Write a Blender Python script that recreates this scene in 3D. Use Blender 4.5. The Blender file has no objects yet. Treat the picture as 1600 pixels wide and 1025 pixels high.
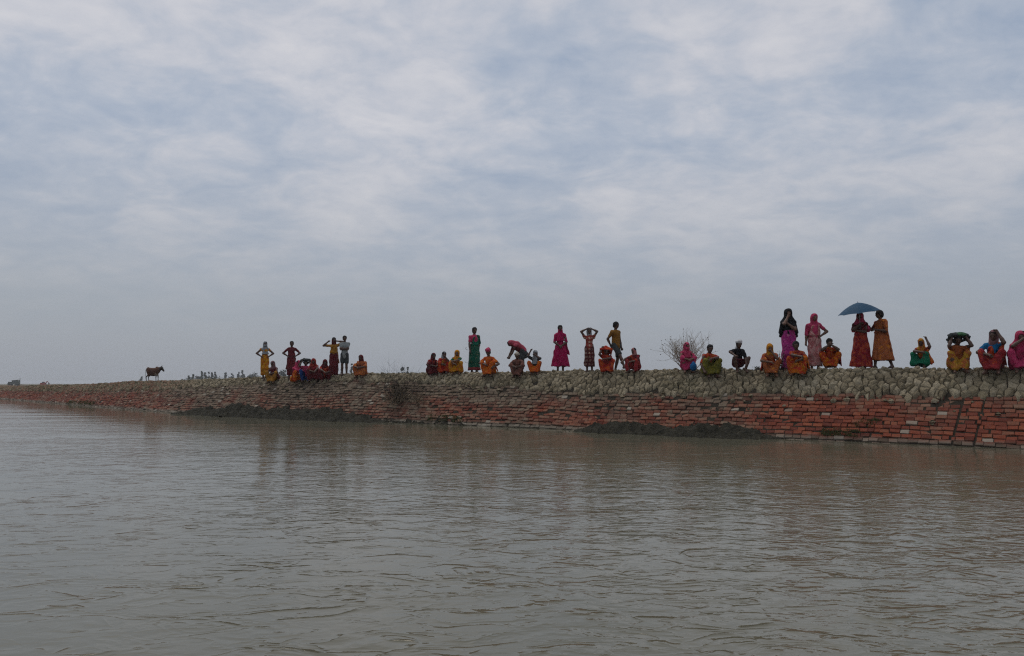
import bpy, bmesh, math, random
import numpy as np
from mathutils import Vector, Matrix, noise as mnoise

random.seed(7)
rng = np.random.default_rng(7)
SC = bpy.context.scene
COL = SC.collection
R = math.radians

# ------------------------------------------------------------------ camera
H = 1.38                        # eye height over the water
F = 1244.0                      # focal length in photo pixels (1600 wide)
HOR = 599.0                     # row of the horizon in the photo
cam_d = bpy.data.cameras.new('camera')
cam_d.sensor_width = 36.0
cam_d.lens = 36.0 * F / 1600.0
cam_d.clip_start = 0.1
cam_d.clip_end = 12000
cam = bpy.data.objects.new('camera', cam_d)
COL.objects.link(cam)
cam.location = (0, 0, H)
PITCH = math.atan((HOR - 512.5) / F)
cam.rotation_euler = (R(90) + PITCH, 0, 0)
SC.camera = cam

# ------------------------------------------------------------------ sky
W = bpy.data.worlds.new('World')
SC.world = W
W.use_nodes = True
nt = W.node_tree
nt.nodes.clear()
SUN_EL, SUN_AZ = R(66), R(-35)    # behind thin cloud, ahead of the camera


class NT:
    """tiny helper to write node trees"""
    def __init__(self, tree):
        self.t = tree

    def n(self, typ, ins=None, **kw):
        nd = self.t.nodes.new(typ)
        for k, v in kw.items():
            setattr(nd, k, v)
        for k, v in (ins or {}).items():
            s = nd.inputs[k]
            if hasattr(v, 'is_linked') or isinstance(v, bpy.types.NodeSocket):
                self.t.links.new(v, s)
            else:
                s.default_value = v
        return nd

    def math(self, op, a, b=None, c=None, clamp=False):
        ins = {0: a}
        if b is not None:
            ins[1] = b
        if c is not None:
            ins[2] = c
        return self.n('ShaderNodeMath', ins, operation=op, use_clamp=clamp).outputs[0]

    def vmath(self, op, a, b=None):
        ins = {0: a}
        if b is not None:
            ins[1] = b
        nd = self.n('ShaderNodeVectorMath', ins, operation=op)
        return nd.outputs['Value'] if op in ('DOT_PRODUCT', 'LENGTH', 'DISTANCE') else nd.outputs[0]

    def noise(self, vec, scale, detail=4, rough=.55, dist=0.0, **kw):
        return self.n('ShaderNodeTexNoise', {'Vector': vec, 'Scale': scale, 'Detail': detail, 'Roughness': rough,
                                             'Distortion': dist}, **kw).outputs['Fac']

    def ramp(self, fac, stops, interp='LINEAR'):
        nd = self.n('ShaderNodeValToRGB', {0: fac})
        cr = nd.color_ramp
        cr.interpolation = interp
        while len(cr.elements) > 1:
            cr.elements.remove(cr.elements[-1])
        for i, (p, c) in enumerate(stops):
            e = cr.elements[0] if i == 0 else cr.elements.new(p)
            e.position = p
            e.color = (*c, 1) if hasattr(c, '__len__') else (c, c, c, 1)
        return nd.outputs[0]

    def mix(self, fac, a, b, blend='MIX'):
        nd = self.n('ShaderNodeMix', data_type='RGBA', blend_type=blend)
        for s, v in ((nd.inputs[0], fac), (nd.inputs[6], a), (nd.inputs[7], b)):
            if isinstance(v, bpy.types.NodeSocket):
                self.t.links.new(v, s)
            else:
                s.default_value = (*v, 1) if hasattr(v, '__len__') and len(v) == 3 else v
        return nd.outputs[2]


w = NT(nt)
SKYS = 0.10
sky = w.n('ShaderNodeTexSky', sky_type='NISHITA', sun_disc=False, sun_elevation=SUN_EL, sun_rotation=SUN_AZ,
          air_density=1.2, dust_density=3.0, ozone_density=1.5).outputs[0]
gen = w.n('ShaderNodeTexCoord').outputs['Generated']
dirn = w.vmath('NORMALIZE', gen)
sep = w.n('ShaderNodeSeparateXYZ', {0: dirn})
zc = w.math('MAXIMUM', sep.outputs[2], 0.0)
# cloud layer: the view direction pierces a flat layer high above
den = w.math('ADD', zc, 0.27)
cx = w.math('DIVIDE', sep.outputs[0], den)
cy = w.math('DIVIDE', sep.outputs[1], den)
pl = w.n('ShaderNodeCombineXYZ', {0: cx, 1: cy, 2: 0.0}).outputs[0]
m1 = w.n('ShaderNodeMapping', {0: pl, 1: (3.1, 1.7, 0), 2: (0, 0, R(-14)), 3: (1.0, 1.1, 1)}).outputs[0]
big = w.noise(m1, 1.75, 5, .52, .35)
m2 = w.n('ShaderNodeMapping', {0: pl, 1: (0.4, 5.2, 0), 2: (0, 0, R(10)), 3: (1.0, 1.15, 1)}).outputs[0]
mid = w.noise(m2, 5.4, 6, .56, .5)
fin = w.noise(m2, 17.0, 4, .55, .2)
cl = w.math('ADD', w.math('MULTIPLY', big, .42), w.math('MULTIPLY', mid, .43))
cl = w.math('ADD', cl, w.math('MULTIPLY', fin, .15))
# broad thick and thin stretches of the cloud layer, by direction
wob_ = w.n('ShaderNodeTexNoise', {'Vector': dirn, 'Scale': 7.0, 'Detail': 4.0, 'Roughness': .6}).outputs['Color']
dw = w.vmath('NORMALIZE', w.vmath('ADD', dirn, w.vmath('MULTIPLY', w.vmath('SUBTRACT', wob_, (.5, .5, .5)), (.22, .22, .16))))
for bx_, by_, br_, ba_ in ((330, 165, 130, -.075), (790, 238, 120, -.085), (1490, 15, 130, -.11), (40, 95, 90, -.06), (1085, 265, 100, -.05), (505, 40, 45, -.05), (20, 250, 110, -.04),
                           (640, 130, 140, .06), (1000, 185, 130, .055), (1270, 105, 140, .04), (560, 238, 60, .05), (430, 70, 100, .04), (1570, 75, 80, .06), (1150, 60, 130, .03), (760, 60, 120, .04), (180, 285, 110, .03)):
    az, el_ = (bx_ - 800) / F, (HOR - by_) / F
    dv = Vector((az, 1.0, el_)).normalized()
    dt = w.vmath('DOT_PRODUCT', dw, tuple(dv))
    sg = br_ / F
    gsn = w.math('EXPONENT', w.math('MULTIPLY', w.math('SUBTRACT', dt, 1.0), 2.0 / (sg * sg)))
    cl = w.math('ADD', cl, w.math('MULTIPLY', gsn, ba_ * .72))
# thin veil low down: contrast dies out towards the horizon
cf = w.ramp(cl, [(.32, 0.0), (.46, .40), (.55, .72), (.68, 1.0)])
colr = w.ramp(cf, [(0, (.300, .372, .490)), (.40, (.435, .480, .562)), (.70, (.550, .564, .615)), (1, (.70, .685, .70))])
low = w.ramp(zc, [(0.0, (.335, .362, .412)), (.09, (.328, .362, .415)), (.2, (.355, .382, .436)), (.33, (.395, .418, .475))])
fade = w.ramp(zc, [(.03, 1.0), (.10, .86), (.19, .40), (.30, 0.0)])
cloud = w.mix(fade, colr, low)
GAIN = 1.0
cloudg = w.n('ShaderNodeVectorMath', {0: cloud, 1: (GAIN / SKYS,) * 3}, operation='MULTIPLY').outputs[0]
skyc = w.mix(0.90, sky, cloudg)
bg = w.n('ShaderNodeBackground', {'Color': skyc, 'Strength': SKYS})
out = w.n('ShaderNodeOutputWorld', {'Surface': bg.outputs[0]})

# ------------------------------------------------------------------ sun behind cloud
sd = bpy.data.lights.new('sun', 'SUN')
sd.energy = 1.0
sd.angle = R(30)
sd.color = (1.0, .90, .76)
sun = bpy.data.objects.new('sun', sd)
COL.objects.link(sun)
sv = Vector((math.sin(SUN_AZ) * math.cos(SUN_EL), math.cos(SUN_AZ) * math.cos(SUN_EL), math.sin(SUN_EL)))
sun.rotation_euler = sv.to_track_quat('Z', 'Y').to_euler()
sun.location = (0, 0, 40)

SC.view_settings.view_transform = 'Standard'
SC.view_settings.look = 'None'
SC.view_settings.gamma = 1
SC.view_settings.use_curve_mapping = False
SC.view_settings.exposure = 0.0
SC.render.engine = 'CYCLES'
SC.cycles.max_bounces = 6
SC.cycles.volume_bounces = 1
SC.cycles.use_denoising = False
SC.cycles.filter_width = 1.2


# ------------------------------------------------------------------ helpers
def tag(o, label=None, cat=None, group=None, kind=None):
    if label:
        o['label'] = label
    if cat:
        o['category'] = cat
    if group:
        o['group'] = group
    if kind:
        o['kind'] = kind
    return o


def mesh_of(name, verts, faces, smooth=False, mat=None):
    me = bpy.data.meshes.new(name)
    me.from_pydata(verts if isinstance(verts, list) else verts.tolist(), [],
                   faces if isinstance(faces, list) else faces.tolist())
    me.update()
    if smooth:
        me.polygons.foreach_set('use_smooth', [True] * len(me.polygons))
    if mat is not None:
        for m in (mat if isinstance(mat, (list, tuple)) else [mat]):
            me.materials.append(m)
    return me


def link(name, me, parent=None):
    o = bpy.data.objects.new(name, me)
    COL.objects.link(o)
    if parent is not None:
        o.parent = parent
    return o


def empty(name, loc=(0, 0, 0), rz=0.0):
    o = bpy.data.objects.new(name, None)
    o.empty_display_size = .2
    COL.objects.link(o)
    o.location = loc
    o.rotation_euler = (0, 0, rz)
    return o


class MB:
    """collects simple solids in one mesh"""
    def __init__(self):
        self.v, self.f, self.mi = [], [], []

    def add(self, vs, fs, mi=0):
        b = len(self.v)
        self.v += [tuple(p) for p in vs]
        self.f += [tuple(i + b for i in f) for f in fs]
        self.mi += [mi] * len(fs)

    def box(self, c, s, rot=None, taper=1.0, mi=0):
        vs = []
        for z in (-1, 1):
            k = taper if z > 0 else 1.0
            for x, y in ((-1, -1), (1, -1), (1, 1), (-1, 1)):
                p = Vector((x * s[0] * k / 2, y * s[1] * k / 2, z * s[2] / 2))
                if rot is not None:
                    p = rot @ p
                vs.append(p + Vector(c))
        self.add(vs, [(3, 2, 1, 0), (4, 5, 6, 7), (0, 1, 5, 4), (1, 2, 6, 5), (2, 3, 7, 6), (3, 0, 4, 7)], mi)

    def tube(self, pts, rad, n=6, mi=0, caps=True):
        pts = [Vector(p) for p in pts]
        if not hasattr(rad, '__len__'):
            rad = [rad] * len(pts)
        vs, fs = [], []
        ref = None
        for i, p in enumerate(pts):
            t = (pts[min(i + 1, len(pts) - 1)] - pts[max(i - 1, 0)])
            t = t.normalized() if t.length > 1e-9 else Vector((0, 0, 1))
            if ref is None:
                ref = t.orthogonal().normalized()
            ref = (ref - t * ref.dot(t))
            ref = ref.normalized() if ref.length > 1e-6 else t.orthogonal().normalized()
            b = t.cross(ref)
            for k in range(n):
                a = 2 * math.pi * k / n
                vs.append(p + (ref * math.cos(a) + b * math.sin(a)) * rad[i])
        for i in range(len(pts) - 1):
            for k in range(n):
                fs.append((i * n + k, i * n + (k + 1) % n, (i + 1) * n + (k + 1) % n, (i + 1) * n + k))
        if caps:
            fs.append(tuple(reversed(range(n))))
            fs.append(tuple(range((len(pts) - 1) * n, len(pts) * n)))
        self.add(vs, fs, mi)

    def ball(self, c, r, n=8, m=5, mi=0):
        if not hasattr(r, '__len__'):
            r = (r, r, r)
        vs = [(c[0], c[1], c[2] + r[2])]
        for i in range(1, m):
            t = math.pi * i / m
            for k in range(n):
                a = 2 * math.pi * k / n
                vs.append((c[0] + r[0] * math.sin(t) * math.cos(a), c[1] + r[1] * math.sin(t) * math.sin(a), c[2] + r[2] * math.cos(t)))
        vs.append((c[0], c[1], c[2] - r[2]))
        fs = [(0, 1 + k, 1 + (k + 1) % n) for k in range(n)]
        for i in range(m - 2):
            for k in range(n):
                a, b = 1 + i * n, 1 + (i + 1) * n
                fs.append((a + k, b + k, b + (k + 1) % n, a + (k + 1) % n))
        l = len(vs) - 1
        a = 1 + (m - 2) * n
        fs += [(l, a + (k + 1) % n, a + k) for k in range(n)]
        self.add(vs, fs, mi)

    def build(self, name, mat, parent=None, smooth=False):
        me = mesh_of(name, self.v, self.f, smooth, mat)
        if any(self.mi):
            me.polygons.foreach_set('material_index', self.mi)
        return link(name, me, parent)


def new_mat(name):
    m = bpy.data.materials.new(name)
    m.use_nodes = True
    m.node_tree.nodes.clear()
    return m, NT(m.node_tree)


def finish(t, color, rough=.8, bump=None, bump_s=.3, bump_d=.01, spec=.3, **kw):
    ins = {'Base Color': color if isinstance(color, bpy.types.NodeSocket) else (*color, 1), 'Roughness': rough,
           'Specular IOR Level': spec}
    ins.update(kw)
    b = t.n('ShaderNodeBsdfPrincipled', ins)
    if bump is not None:
        bn = t.n('ShaderNodeBump', {'Strength': bump_s, 'Distance': bump_d, 'Height': bump}).outputs[0]
        t.t.links.new(bn, b.inputs['Normal'])
    t.n('ShaderNodeOutputMaterial', {'Surface': b.outputs[0]})
    return b


def simple_mat(name, c, rough=.7, var=.25, scale=8.0, bump=.2):
    m, t = new_mat(name)
    co = t.n('ShaderNodeTexCoord').outputs['Object']
    f = t.noise(co, scale, 5)
    cr = t.ramp(f, [(.3, tuple(x * (1 - var) for x in c)), (.7, tuple(min(1, x * (1 + var)) for x in c))])
    finish(t, cr, rough, f, bump, .01)
    return m


# ------------------------------------------------------------------ place: the embankment frame
# s runs along the bank towards the far left, d is the distance square to it, away from the camera
ND = Vector((.6069, .7948))      # +d
NS = Vector((-.7948, .6069))     # +s
D_BASE, D_CREST = 19.94, 21.76
ZC_S = [-60, 24, 31, 37, 46, 58, 80, 140, 500]
ZC_Z = [1.72, 1.72, 1.60, 1.50, 1.45, 1.25, 1.09, 1.02, .95]
QB_S = [-60, 6, 14, 18, 24, 34, 42, 60, 500]
QB_Q = [.56, .565, .58, .70, .78, .74, .60, .58, .58]


def bend(s):
    x = s - 35.0
    return .2 * (math.sqrt(x * x + 16.0) + x) / 2 if x > -60 else 0.0


def crest_z(s):
    return float(np.interp(s, ZC_S, ZC_Z))


def wob(s, k=0.0):
    return mnoise.noise(Vector((s * .22, k, 1.3))) * .10 + mnoise.noise(Vector((s * .9, k, 7.1))) * .035


def surf(s, d):
    """height of the bank surface"""
    b = bend(s)
    db = D_BASE + b + wob(s) * .8
    dc = D_CREST + b + wob(s, 5.0)
    q = (d - db) / (dc - db)
    zc_ = crest_z(s) + wob(s, 9.0) * .35
    if q < .6:
        g = q * 1.15 + .05 * math.sin(max(q, 0) / .6 * math.pi) * mnoise.noise(Vector((s * .15, 3.0, 0)))
    elif q < 1.0:
        u = (q - .6) / .4
        h00, h10 = 2 * u**3 - 3 * u * u + 1, u**3 - 2 * u * u + u
        h01, h11 = -2 * u**3 + 3 * u * u, u**3 - u * u
        g = h00 * .69 + h10 * .4 * 1.15 + h01 * 1.0 + h11 * .4 * .12
    else:
        g = 1.0 + .02 * min(1.0, (q - 1) * 2)
    z = zc_ * g
    e = d - dc
    if e > 3.4:
        z -= (e - 3.4) * .55
        z = max(z, .05)
    return max(z, -1.0)


def P(s, d, z=None):
    if z is None:
        z = surf(s, d)
    return Vector((ND.x * d + NS.x * s, ND.y * d + NS.y * s, z))


def qd(s, q):
    b = bend(s)
    db = D_BASE + b + wob(s) * .8
    dc = D_CREST + b + wob(s, 5.0)
    return db + q * (dc - db)


def sd_of(x, y):
    return x * NS.x + y * NS.y, x * ND.x + y * ND.y


def on_ray(px, Y):
    """ground point under photo column px at depth Y"""
    return Vector(((px - 800.0) / F * Y, Y, 0.0))


def row_of(p):
    return HOR - (p.z - H) * F / p.y


def at(px, yf, back=.45):
    """bank point seen at column px whose row is yf; people above the crest line stand 'back' behind it"""
    best = None
    Y = 14.0
    while Y < 95:
        p = on_ray(px, Y)
        s, d = sd_of(p.x, p.y)
        e = d - D_CREST - bend(s)
        if e > -1.2:
            z = surf(s, d)
            q = Vector((p.x, p.y, z))
            if row_of(q) <= yf or e > back:
                return q
        Y += .04
    return q
# ------------------------------------------------------------------ materials of the setting
def pos_sd(t):
    g = t.n('ShaderNodeNewGeometry')
    pos = g.outputs['Position']
    s = t.vmath('DOT_PRODUCT', pos, (NS.x, NS.y, 0))
    z = t.n('ShaderNodeSeparateXYZ', {0: pos}).outputs[2]
    return pos, s, z, g


def piece_random(t, g):
    oi = t.n('ShaderNodeObjectInfo').outputs['Random']
    return t.math('FRACT', t.math('ADD', oi, t.math('MULTIPLY', g.outputs['Random Per Island'], 7.31)))


def soil_mat(name, dark=1.0):
    m, t = new_mat(name)
    pos, s, z, g = pos_sd(t)
    f = t.noise(pos, 1.1, 6, .6)
    f2 = t.noise(pos, 14, 6, .65)
    c = t.ramp(t.math('ADD', t.math('MULTIPLY', f, .6), t.math('MULTIPLY', f2, .4)),
               [(.3, tuple(dark * x for x in (.085, .068, .05))), (.5, tuple(dark * x for x in (.16, .135, .10))),
                (.72, tuple(dark * x for x in (.235, .205, .155)))])
    finish(t, c, .92, f2, .6, .03, .1)
    return m


def clod_mat():
    m, t = new_mat('dried_mud')
    pos, s, z, g = pos_sd(t)
    r = piece_random(t, g)
    f = t.noise(pos, .55, 4, .6)
    f2 = t.noise(pos, 17, 7, .7)
    f3 = t.noise(pos, 60, 3, .6)
    mixv = t.math('ADD', t.math('MULTIPLY', r, .30), t.math('ADD', t.math('MULTIPLY', f, .45), t.math('MULTIPLY', f2, .35)))
    c = t.ramp(mixv, [(.28, (.11, .090, .060)), (.46, (.225, .188, .125)), (.62, (.32, .270, .185)), (.80, (.43, .375, .275))])
    gr = t.ramp(t.noise(pos, .9, 5, .6), [(.54, 0.0), (.74, .38)])
    c = t.mix(gr, c, (.12, .118, .060))
    # towards the far left broken red brick lies among the clods
    rub = t.math('MULTIPLY', t.ramp(t.math('DIVIDE', s, 80.0), [(.44, 0.0), (.52, .65)]),
                 t.ramp(t.math('ADD', t.math('MULTIPLY', r, .6), t.math('MULTIPLY', t.noise(pos, .8, 3), .5)), [(.5, 0.0), (.62, 1.0)]))
    c = t.mix(rub, c, (.21, .085, .055))
    crk = t.n('ShaderNodeTexVoronoi', {'Vector': pos, 'Scale': 16.0, 'Randomness': 1.0}, feature='DISTANCE_TO_EDGE').outputs['Distance']
    crk = t.math('MINIMUM', t.math('MULTIPLY', crk, 7.0), .5)
    hh = t.math('ADD', t.math('ADD', f2, t.math('MULTIPLY', f3, .35)), t.math('MULTIPLY', crk, .18))
    finish(t, c, .93, hh, 1.0, .045, .1)
    return m


def brick_mat():
    m, t = new_mat('weathered_brick')
    pos, s, z, g = pos_sd(t)
    r = piece_random(t, g)
    f2 = t.noise(pos, 22, 6, .65)
    red = t.ramp(r, [(0, (.115, .030, .019)), (.35, (.185, .046, .027)), (.7, (.245, .061, .031)), (.93, (.28, .085, .042)), (1.0, (.18, .085, .055))])
    red = t.mix(t.ramp(f2, [(.35, 0.0), (.75, .6)]), red, (.075, .034, .025))
    # dried silt left by the floods: patches and bands with outlines of their own
    so = t.ramp(t.math('DIVIDE', t.math('ADD', s, 10.0), 100.0),
                [(0.0, .345), (.15, .345), (.21, .43), (.27, .50), (.31, .49), (.36, .51), (.44, .54), (.52, .44), (.9, .40)])
    zz = t.ramp(t.math('DIVIDE', z, 1.4), [(0.0, .52), (.06, .50), (.1, .38), (.35, .38), (.62, .52), (.8, .68)])
    sm = t.n('ShaderNodeMapping', {0: pos, 3: (1, 1, 2.2)}).outputs[0]
    n1 = t.noise(sm, .62, 5, .6, .4)
    n2 = t.noise(sm, 3.2, 5, .65)
    lvl = t.math('ADD', t.math('ADD', t.math('MULTIPLY', n1, .85), t.math('MULTIPLY', n2, .45)),
                 t.math('ADD', t.math('MULTIPLY', so, 1.25), t.math('ADD', t.math('MULTIPLY', zz, .8), t.math('MULTIPLY', r, .13))))
    silt = t.ramp(t.math('MULTIPLY', lvl, .5), [(.745, 0.0), (.90, .88)])
    sc = t.ramp(t.math('ADD', t.math('MULTIPLY', r, .5), t.math('MULTIPLY', f2, .5)),
                [(.2, (.070, .056, .040)), (.5, (.130, .108, .077)), (.8, (.195, .168, .122)), (.96, (.29, .26, .205))])
    c = t.mix(silt, red, sc)
    c = t.mix(t.ramp(r, [(.982, 0.0), (.988, .7)]), c, (.33, .295, .24))
    # damp, algae-grey foot just above the water
    foot = t.ramp(t.math('ADD', z, t.math('MULTIPLY', n2, .22)), [(.17, 1.0), (.26, 0.0)])
    c = t.mix(t.math('MULTIPLY', foot, .75), c, t.mix(r, (.075, .07, .05), (.21, .19, .155)))
    finish(t, c, .88, f2, .5, .012, .2)
    return m


M_SOIL = soil_mat('bank_soil', .8)
M_JOINT = soil_mat('joint_soil', .22)
M_CLOD = clod_mat()
M_BRICK = brick_mat()


def land_mat():
    m, t = new_mat('far_land')
    pos = t.n('ShaderNodeNewGeometry').outputs['Position']
    f = t.noise(pos, .03, 6, .6)
    f2 = t.noise(pos, .6, 6, .6)
    c = t.ramp(t.math('ADD', t.math('MULTIPLY', f, .6), t.math('MULTIPLY', f2, .4)), [(.35, (.10, .095, .06)), (.65, (.20, .18, .13))])
    finish(t, c, .95, f2, .5, .1, .1)
    return m


def water_mat():
    m, t = new_mat('muddy_water')
    pos = t.n('ShaderNodeNewGeometry').outputs['Position']
    mud = t.ramp(t.noise(pos, .12, 4, .6), [(.35, (.114, .108, .074)), (.65, (.138, .131, .092))])

    def wav(rz, sx, sy, scale, detail, rough, dist=.3):
        mp = t.n('ShaderNodeMapping', {0: pos, 2: (0, 0, R(rz)), 3: (sx, sy, 1)}).outputs[0]
        return t.noise(mp, scale, detail, rough, dist)

    def crest(f, k):
        # narrow wavelet crests along the zero lines of the noise, calm water between them
        return t.math('EXPONENT', t.math('MULTIPLY', t.math('ABSOLUTE', t.math('MULTIPLY_ADD', f, 2.0, -1.0)), -k))
    fa, fb = wav(9, .62, 1.0, 2.6, 2.0, .5, .8), wav(-18, .62, 1.0, 4.6, 2.0, .5, .8)
    a, b = crest(fa, 11.0), crest(fb, 8.0)
    c = wav(4, .7, 1.0, 15.0, 3.0, .55, .4)
    brk = t.ramp(wav(30, .8, 1.0, 1.9, 3, .6), [(.46, 0.0), (.66, 1.0)])
    a = t.math('MULTIPLY', a, brk)
    b = t.math('MULTIPLY', b, t.ramp(wav(-40, .8, 1.0, 1.3, 3, .6), [(.40, .3), (.62, 1.0)]))
    swell = t.math('ADD', t.math('MULTIPLY', fa, .028), t.math('MULTIPLY', fb, .014))
    e = wav(0, .3, 1.0, .45, 2, .5)
    # calm and ruffled stretches
    gust = t.ramp(wav(12, .35, 1.0, .16, 3, .55), [(.36, .45), (.62, 1.15)])
    dd = t.vmath('DOT_PRODUCT', pos, (ND.x, ND.y, 0))
    lee = t.ramp(t.math('DIVIDE', dd, 40.0), [(.20, 1.0), (.34, .6), (.44, .34), (.49, .2)])
    smo = t.ramp(t.math('DIVIDE', t.vmath('DOT_PRODUCT', pos, (NS.x, NS.y, 0)), 40.0), [(.02, 1.0), (.3, .52), (.6, .26)])
    gust = t.math('MULTIPLY', t.math('MULTIPLY', gust, lee), smo)
    h = t.math('ADD', t.math('ADD', t.math('MULTIPLY', a, .015), swell), t.math('ADD', t.math('MULTIPLY', b, .006), t.math('MULTIPLY', c, .0048)))
    h = t.math('ADD', t.math('MULTIPLY', h, gust), t.math('MULTIPLY', e, .03))
    bn = t.n('ShaderNodeBump', {'Strength': 1.0, 'Distance': WAVE, 'Height': h}).outputs[0]
    p = t.n('ShaderNodeBsdfPrincipled', {'Base Color': mud, 'Roughness': .06, 'IOR': 1.33, 'Specular IOR Level': .5, 'Normal': bn})
    t.n('ShaderNodeOutputMaterial', {'Surface': p.outputs[0]})
    return m


WAVE = 1.0
M_WATER = water_mat()

# ------------------------------------------------------------------ water, land, bank
BIG = 3000.0
wv = [P(-2500, -2500, 0), P(2500, -2500, 0), P(2500, D_CREST + 40, 0), P(-2500, D_CREST + 40, 0)]
wo = link('water', mesh_of('water', [tuple(p) for p in wv], [(0, 3, 2, 1)], False, M_WATER))
wo['kind'] = 'structure'


def bank_strip():
    ss = list(np.arange(-60, 90, .35)) + list(np.arange(90, 200, 2)) + list(np.arange(200, 2000, 40))
    es = [-1.2, -.7, -.35, 0, .2, .4, .6, .8, 1.0, 1.1, 1.2, 1.3, 1.4, 1.5, 1.6, 1.7, 1.82, 2.0, 2.3, 2.8, 3.4, 4.2, 5.2, 5.9, 7.0, 8.2, 9.5]
    vs, fs = [], []
    for s in ss:
        for e in es:
            d = D_BASE + bend(s) + e
            z = surf(s, d)
            sunk = -.035 if e < 1.75 else 0.0
            if e > 1.7:
                z += .022 * mnoise.fractal(Vector((s * 1.3, d * 1.3, 0)), 1.0, 2.0, 4)
            vs.append(tuple(P(s, d, z + sunk)))
    n = len(es)
    for i in range(len(ss) - 1):
        for k in range(n - 1):
            fs.append((i * n + k, i * n + k + 1, (i + 1) * n + k + 1, (i + 1) * n + k))
    me = mesh_of('embankment', vs, fs, True, [M_SOIL, M_JOINT])
    idx = []
    for i in range(len(ss) - 1):
        for k in range(n - 1):
            idx.append(1 if es[k + 1] < 1.9 else 0)
    me.polygons.foreach_set('material_index', idx)
    return link('embankment', me)


bank = bank_strip()
bank['kind'] = 'structure'

lv = [P(-2500, D_CREST + 5, .06), P(2500, D_CREST + 5 + bend(2500), .06), P(2500, 3000, .06), P(-2500, 3000, .06)]
# the land follows the bank's back foot
vs, fs = [], []
for s in [-2500, -60, 0, 20, 30, 36, 42, 50, 60, 80, 120, 200, 500, 1000, 2500]:
    d0 = D_CREST + bend(s) + 5.2
    vs += [tuple(P(s, d0, .09)), tuple(P(s, d0 + 300, .10)), tuple(P(s, d0 + 2600, .1))]
for i in range(14):
    for k in range(2):
        a = i * 3 + k
        fs.append((a, a + 1, a + 4, a + 3))
land = link('land', mesh_of('land', vs, fs, False, land_mat()))
land['kind'] = 'structure'


# ------------------------------------------------------------------ bricks
def brick_mesh(k):
    r = random.Random(100 + k)
    L, Wd, T = .25, .109, .07
    vs = []
    for z, sh in ((-T, 0.0), (-.012, 0.0), (0.0, .011)):
        for x, y in ((-1, -1), (1, -1), (1, 1), (-1, 1)):
            vs.append((x * (L / 2 - sh) + r.uniform(-.010, .010), y * (Wd / 2 - sh) + r.uniform(-.005, .007),
                       z + (r.uniform(-.006, .006) if z > -.05 else 0)))
    fs = []
    for i in range(2):
        for j in range(4):
            fs.append((i * 4 + j, i * 4 + (j + 1) % 4, (i + 1) * 4 + (j + 1) % 4, (i + 1) * 4 + j))
    fs.append((8, 9, 10, 11))
    return vs, fs


BR = [brick_mesh(k) for k in range(10)]
bricks = []
PITCH_R = .117
row = 0
q = -.12
while q < .82:
    s = -6.0 + random.uniform(0, .25)
    step_q = PITCH_R / 2.46          # slope length of the full face is about 2.46 m
    while s < 95:
        ln = random.choice((.13, .175, .19, .20, .20, .21, .22, .24))
        gap = random.choice((.004, .006, .010, .016)) if random.random() > .05 else .05
        if s > 30:
            ln *= 1.25
        sc_ = s + ln / 2
        s2 = s + ln + gap
        # two open joints run up the face
        for sj in (2.62, 3.05):
            if s < sj - row * .012 < s2:
                ln = max(.07, sj - row * .012 - s)
                sc_ = s + ln / 2
                s2 = s + ln + .05
                break
        qb = float(np.interp(sc_, QB_S, QB_Q)) + .035 * mnoise.noise(Vector((sc_ * .6, 0, 4)))
        if q < qb and not (random.random() < .022 and s > 7):
            sag = random.gauss(0, .003) + .034 * mnoise.noise(Vector((sc_ * .28, row * .10, 2.0))) + .010 * mnoise.noise(Vector((sc_ * 1.1, row * .5, 8.0)))
            qq = q + sag
            d = qd(sc_, qq)
            p = P(sc_, d)
            ps = P(sc_ + .1, qd(sc_ + .1, qq))
            pu = P(sc_, qd(sc_, qq + .03))
            ax = (ps - p).normalized()
            ay = (pu - p).normalized()
            az = ax.cross(ay).normalized()
            if az.z < 0:
                az = -az
            ay = az.cross(ax).normalized()
            lift = random.gauss(0, .010) + .022 * mnoise.noise(Vector((sc_ * .5, row * .35, 5.0)))
            rough = .75 if s < 6 else 1.35
            mt = Matrix((ax, ay, az)).transposed()
            mt = mt @ Matrix.Rotation(random.gauss(0, .030 * rough), 3, 'Z') @ Matrix.Rotation(random.gauss(0, .075 * rough), 3, 'X') @ Matrix.Rotation(random.gauss(0, .05 * rough), 3, 'Y')
            bricks.append((p + az * lift, mt, ln / .25, random.randrange(10)))
        s = s2
    q += step_q
    row += 1

brick_wall = empty('brick_revetment', tuple(P(3, D_BASE, 0)))
tag(brick_wall, 'red brick facing laid in courses on the slope of the bank above the water', 'wall')
org = brick_wall.location.copy()


def col_of(p):
    return 800 + p.x / p.y * F


vis = [i for i, b in enumerate(bricks) if b[0].z > .03 and 5 < col_of(b[0]) < 1594]
vis.sort(key=lambda i: (bricks[i][0] - cam.location).length / bricks[i][2])
solo = set(vis[:300])
brick_me = []
for k, (v_, f_) in enumerate(BR):
    brick_me.append(mesh_of('brick', v_, f_, False, M_BRICK))
stuff = MB()
for i, (p, mt, sx, k) in enumerate(bricks):
    if i in solo:
        o = link('brick', brick_me[k], brick_wall)
        m4 = mt.to_4x4() @ Matrix.Diagonal((sx, 1, 1, 1))
        m4.translation = p - org
        o.matrix_local = m4
    else:
        v_, f_ = BR[k]
        stuff.add([p - org + mt @ Vector((v[0] * sx, v[1], v[2])) for v in v_], f_)
o = stuff.build('brick_facing', M_BRICK, brick_wall)
o['kind'] = 'stuff'


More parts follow.
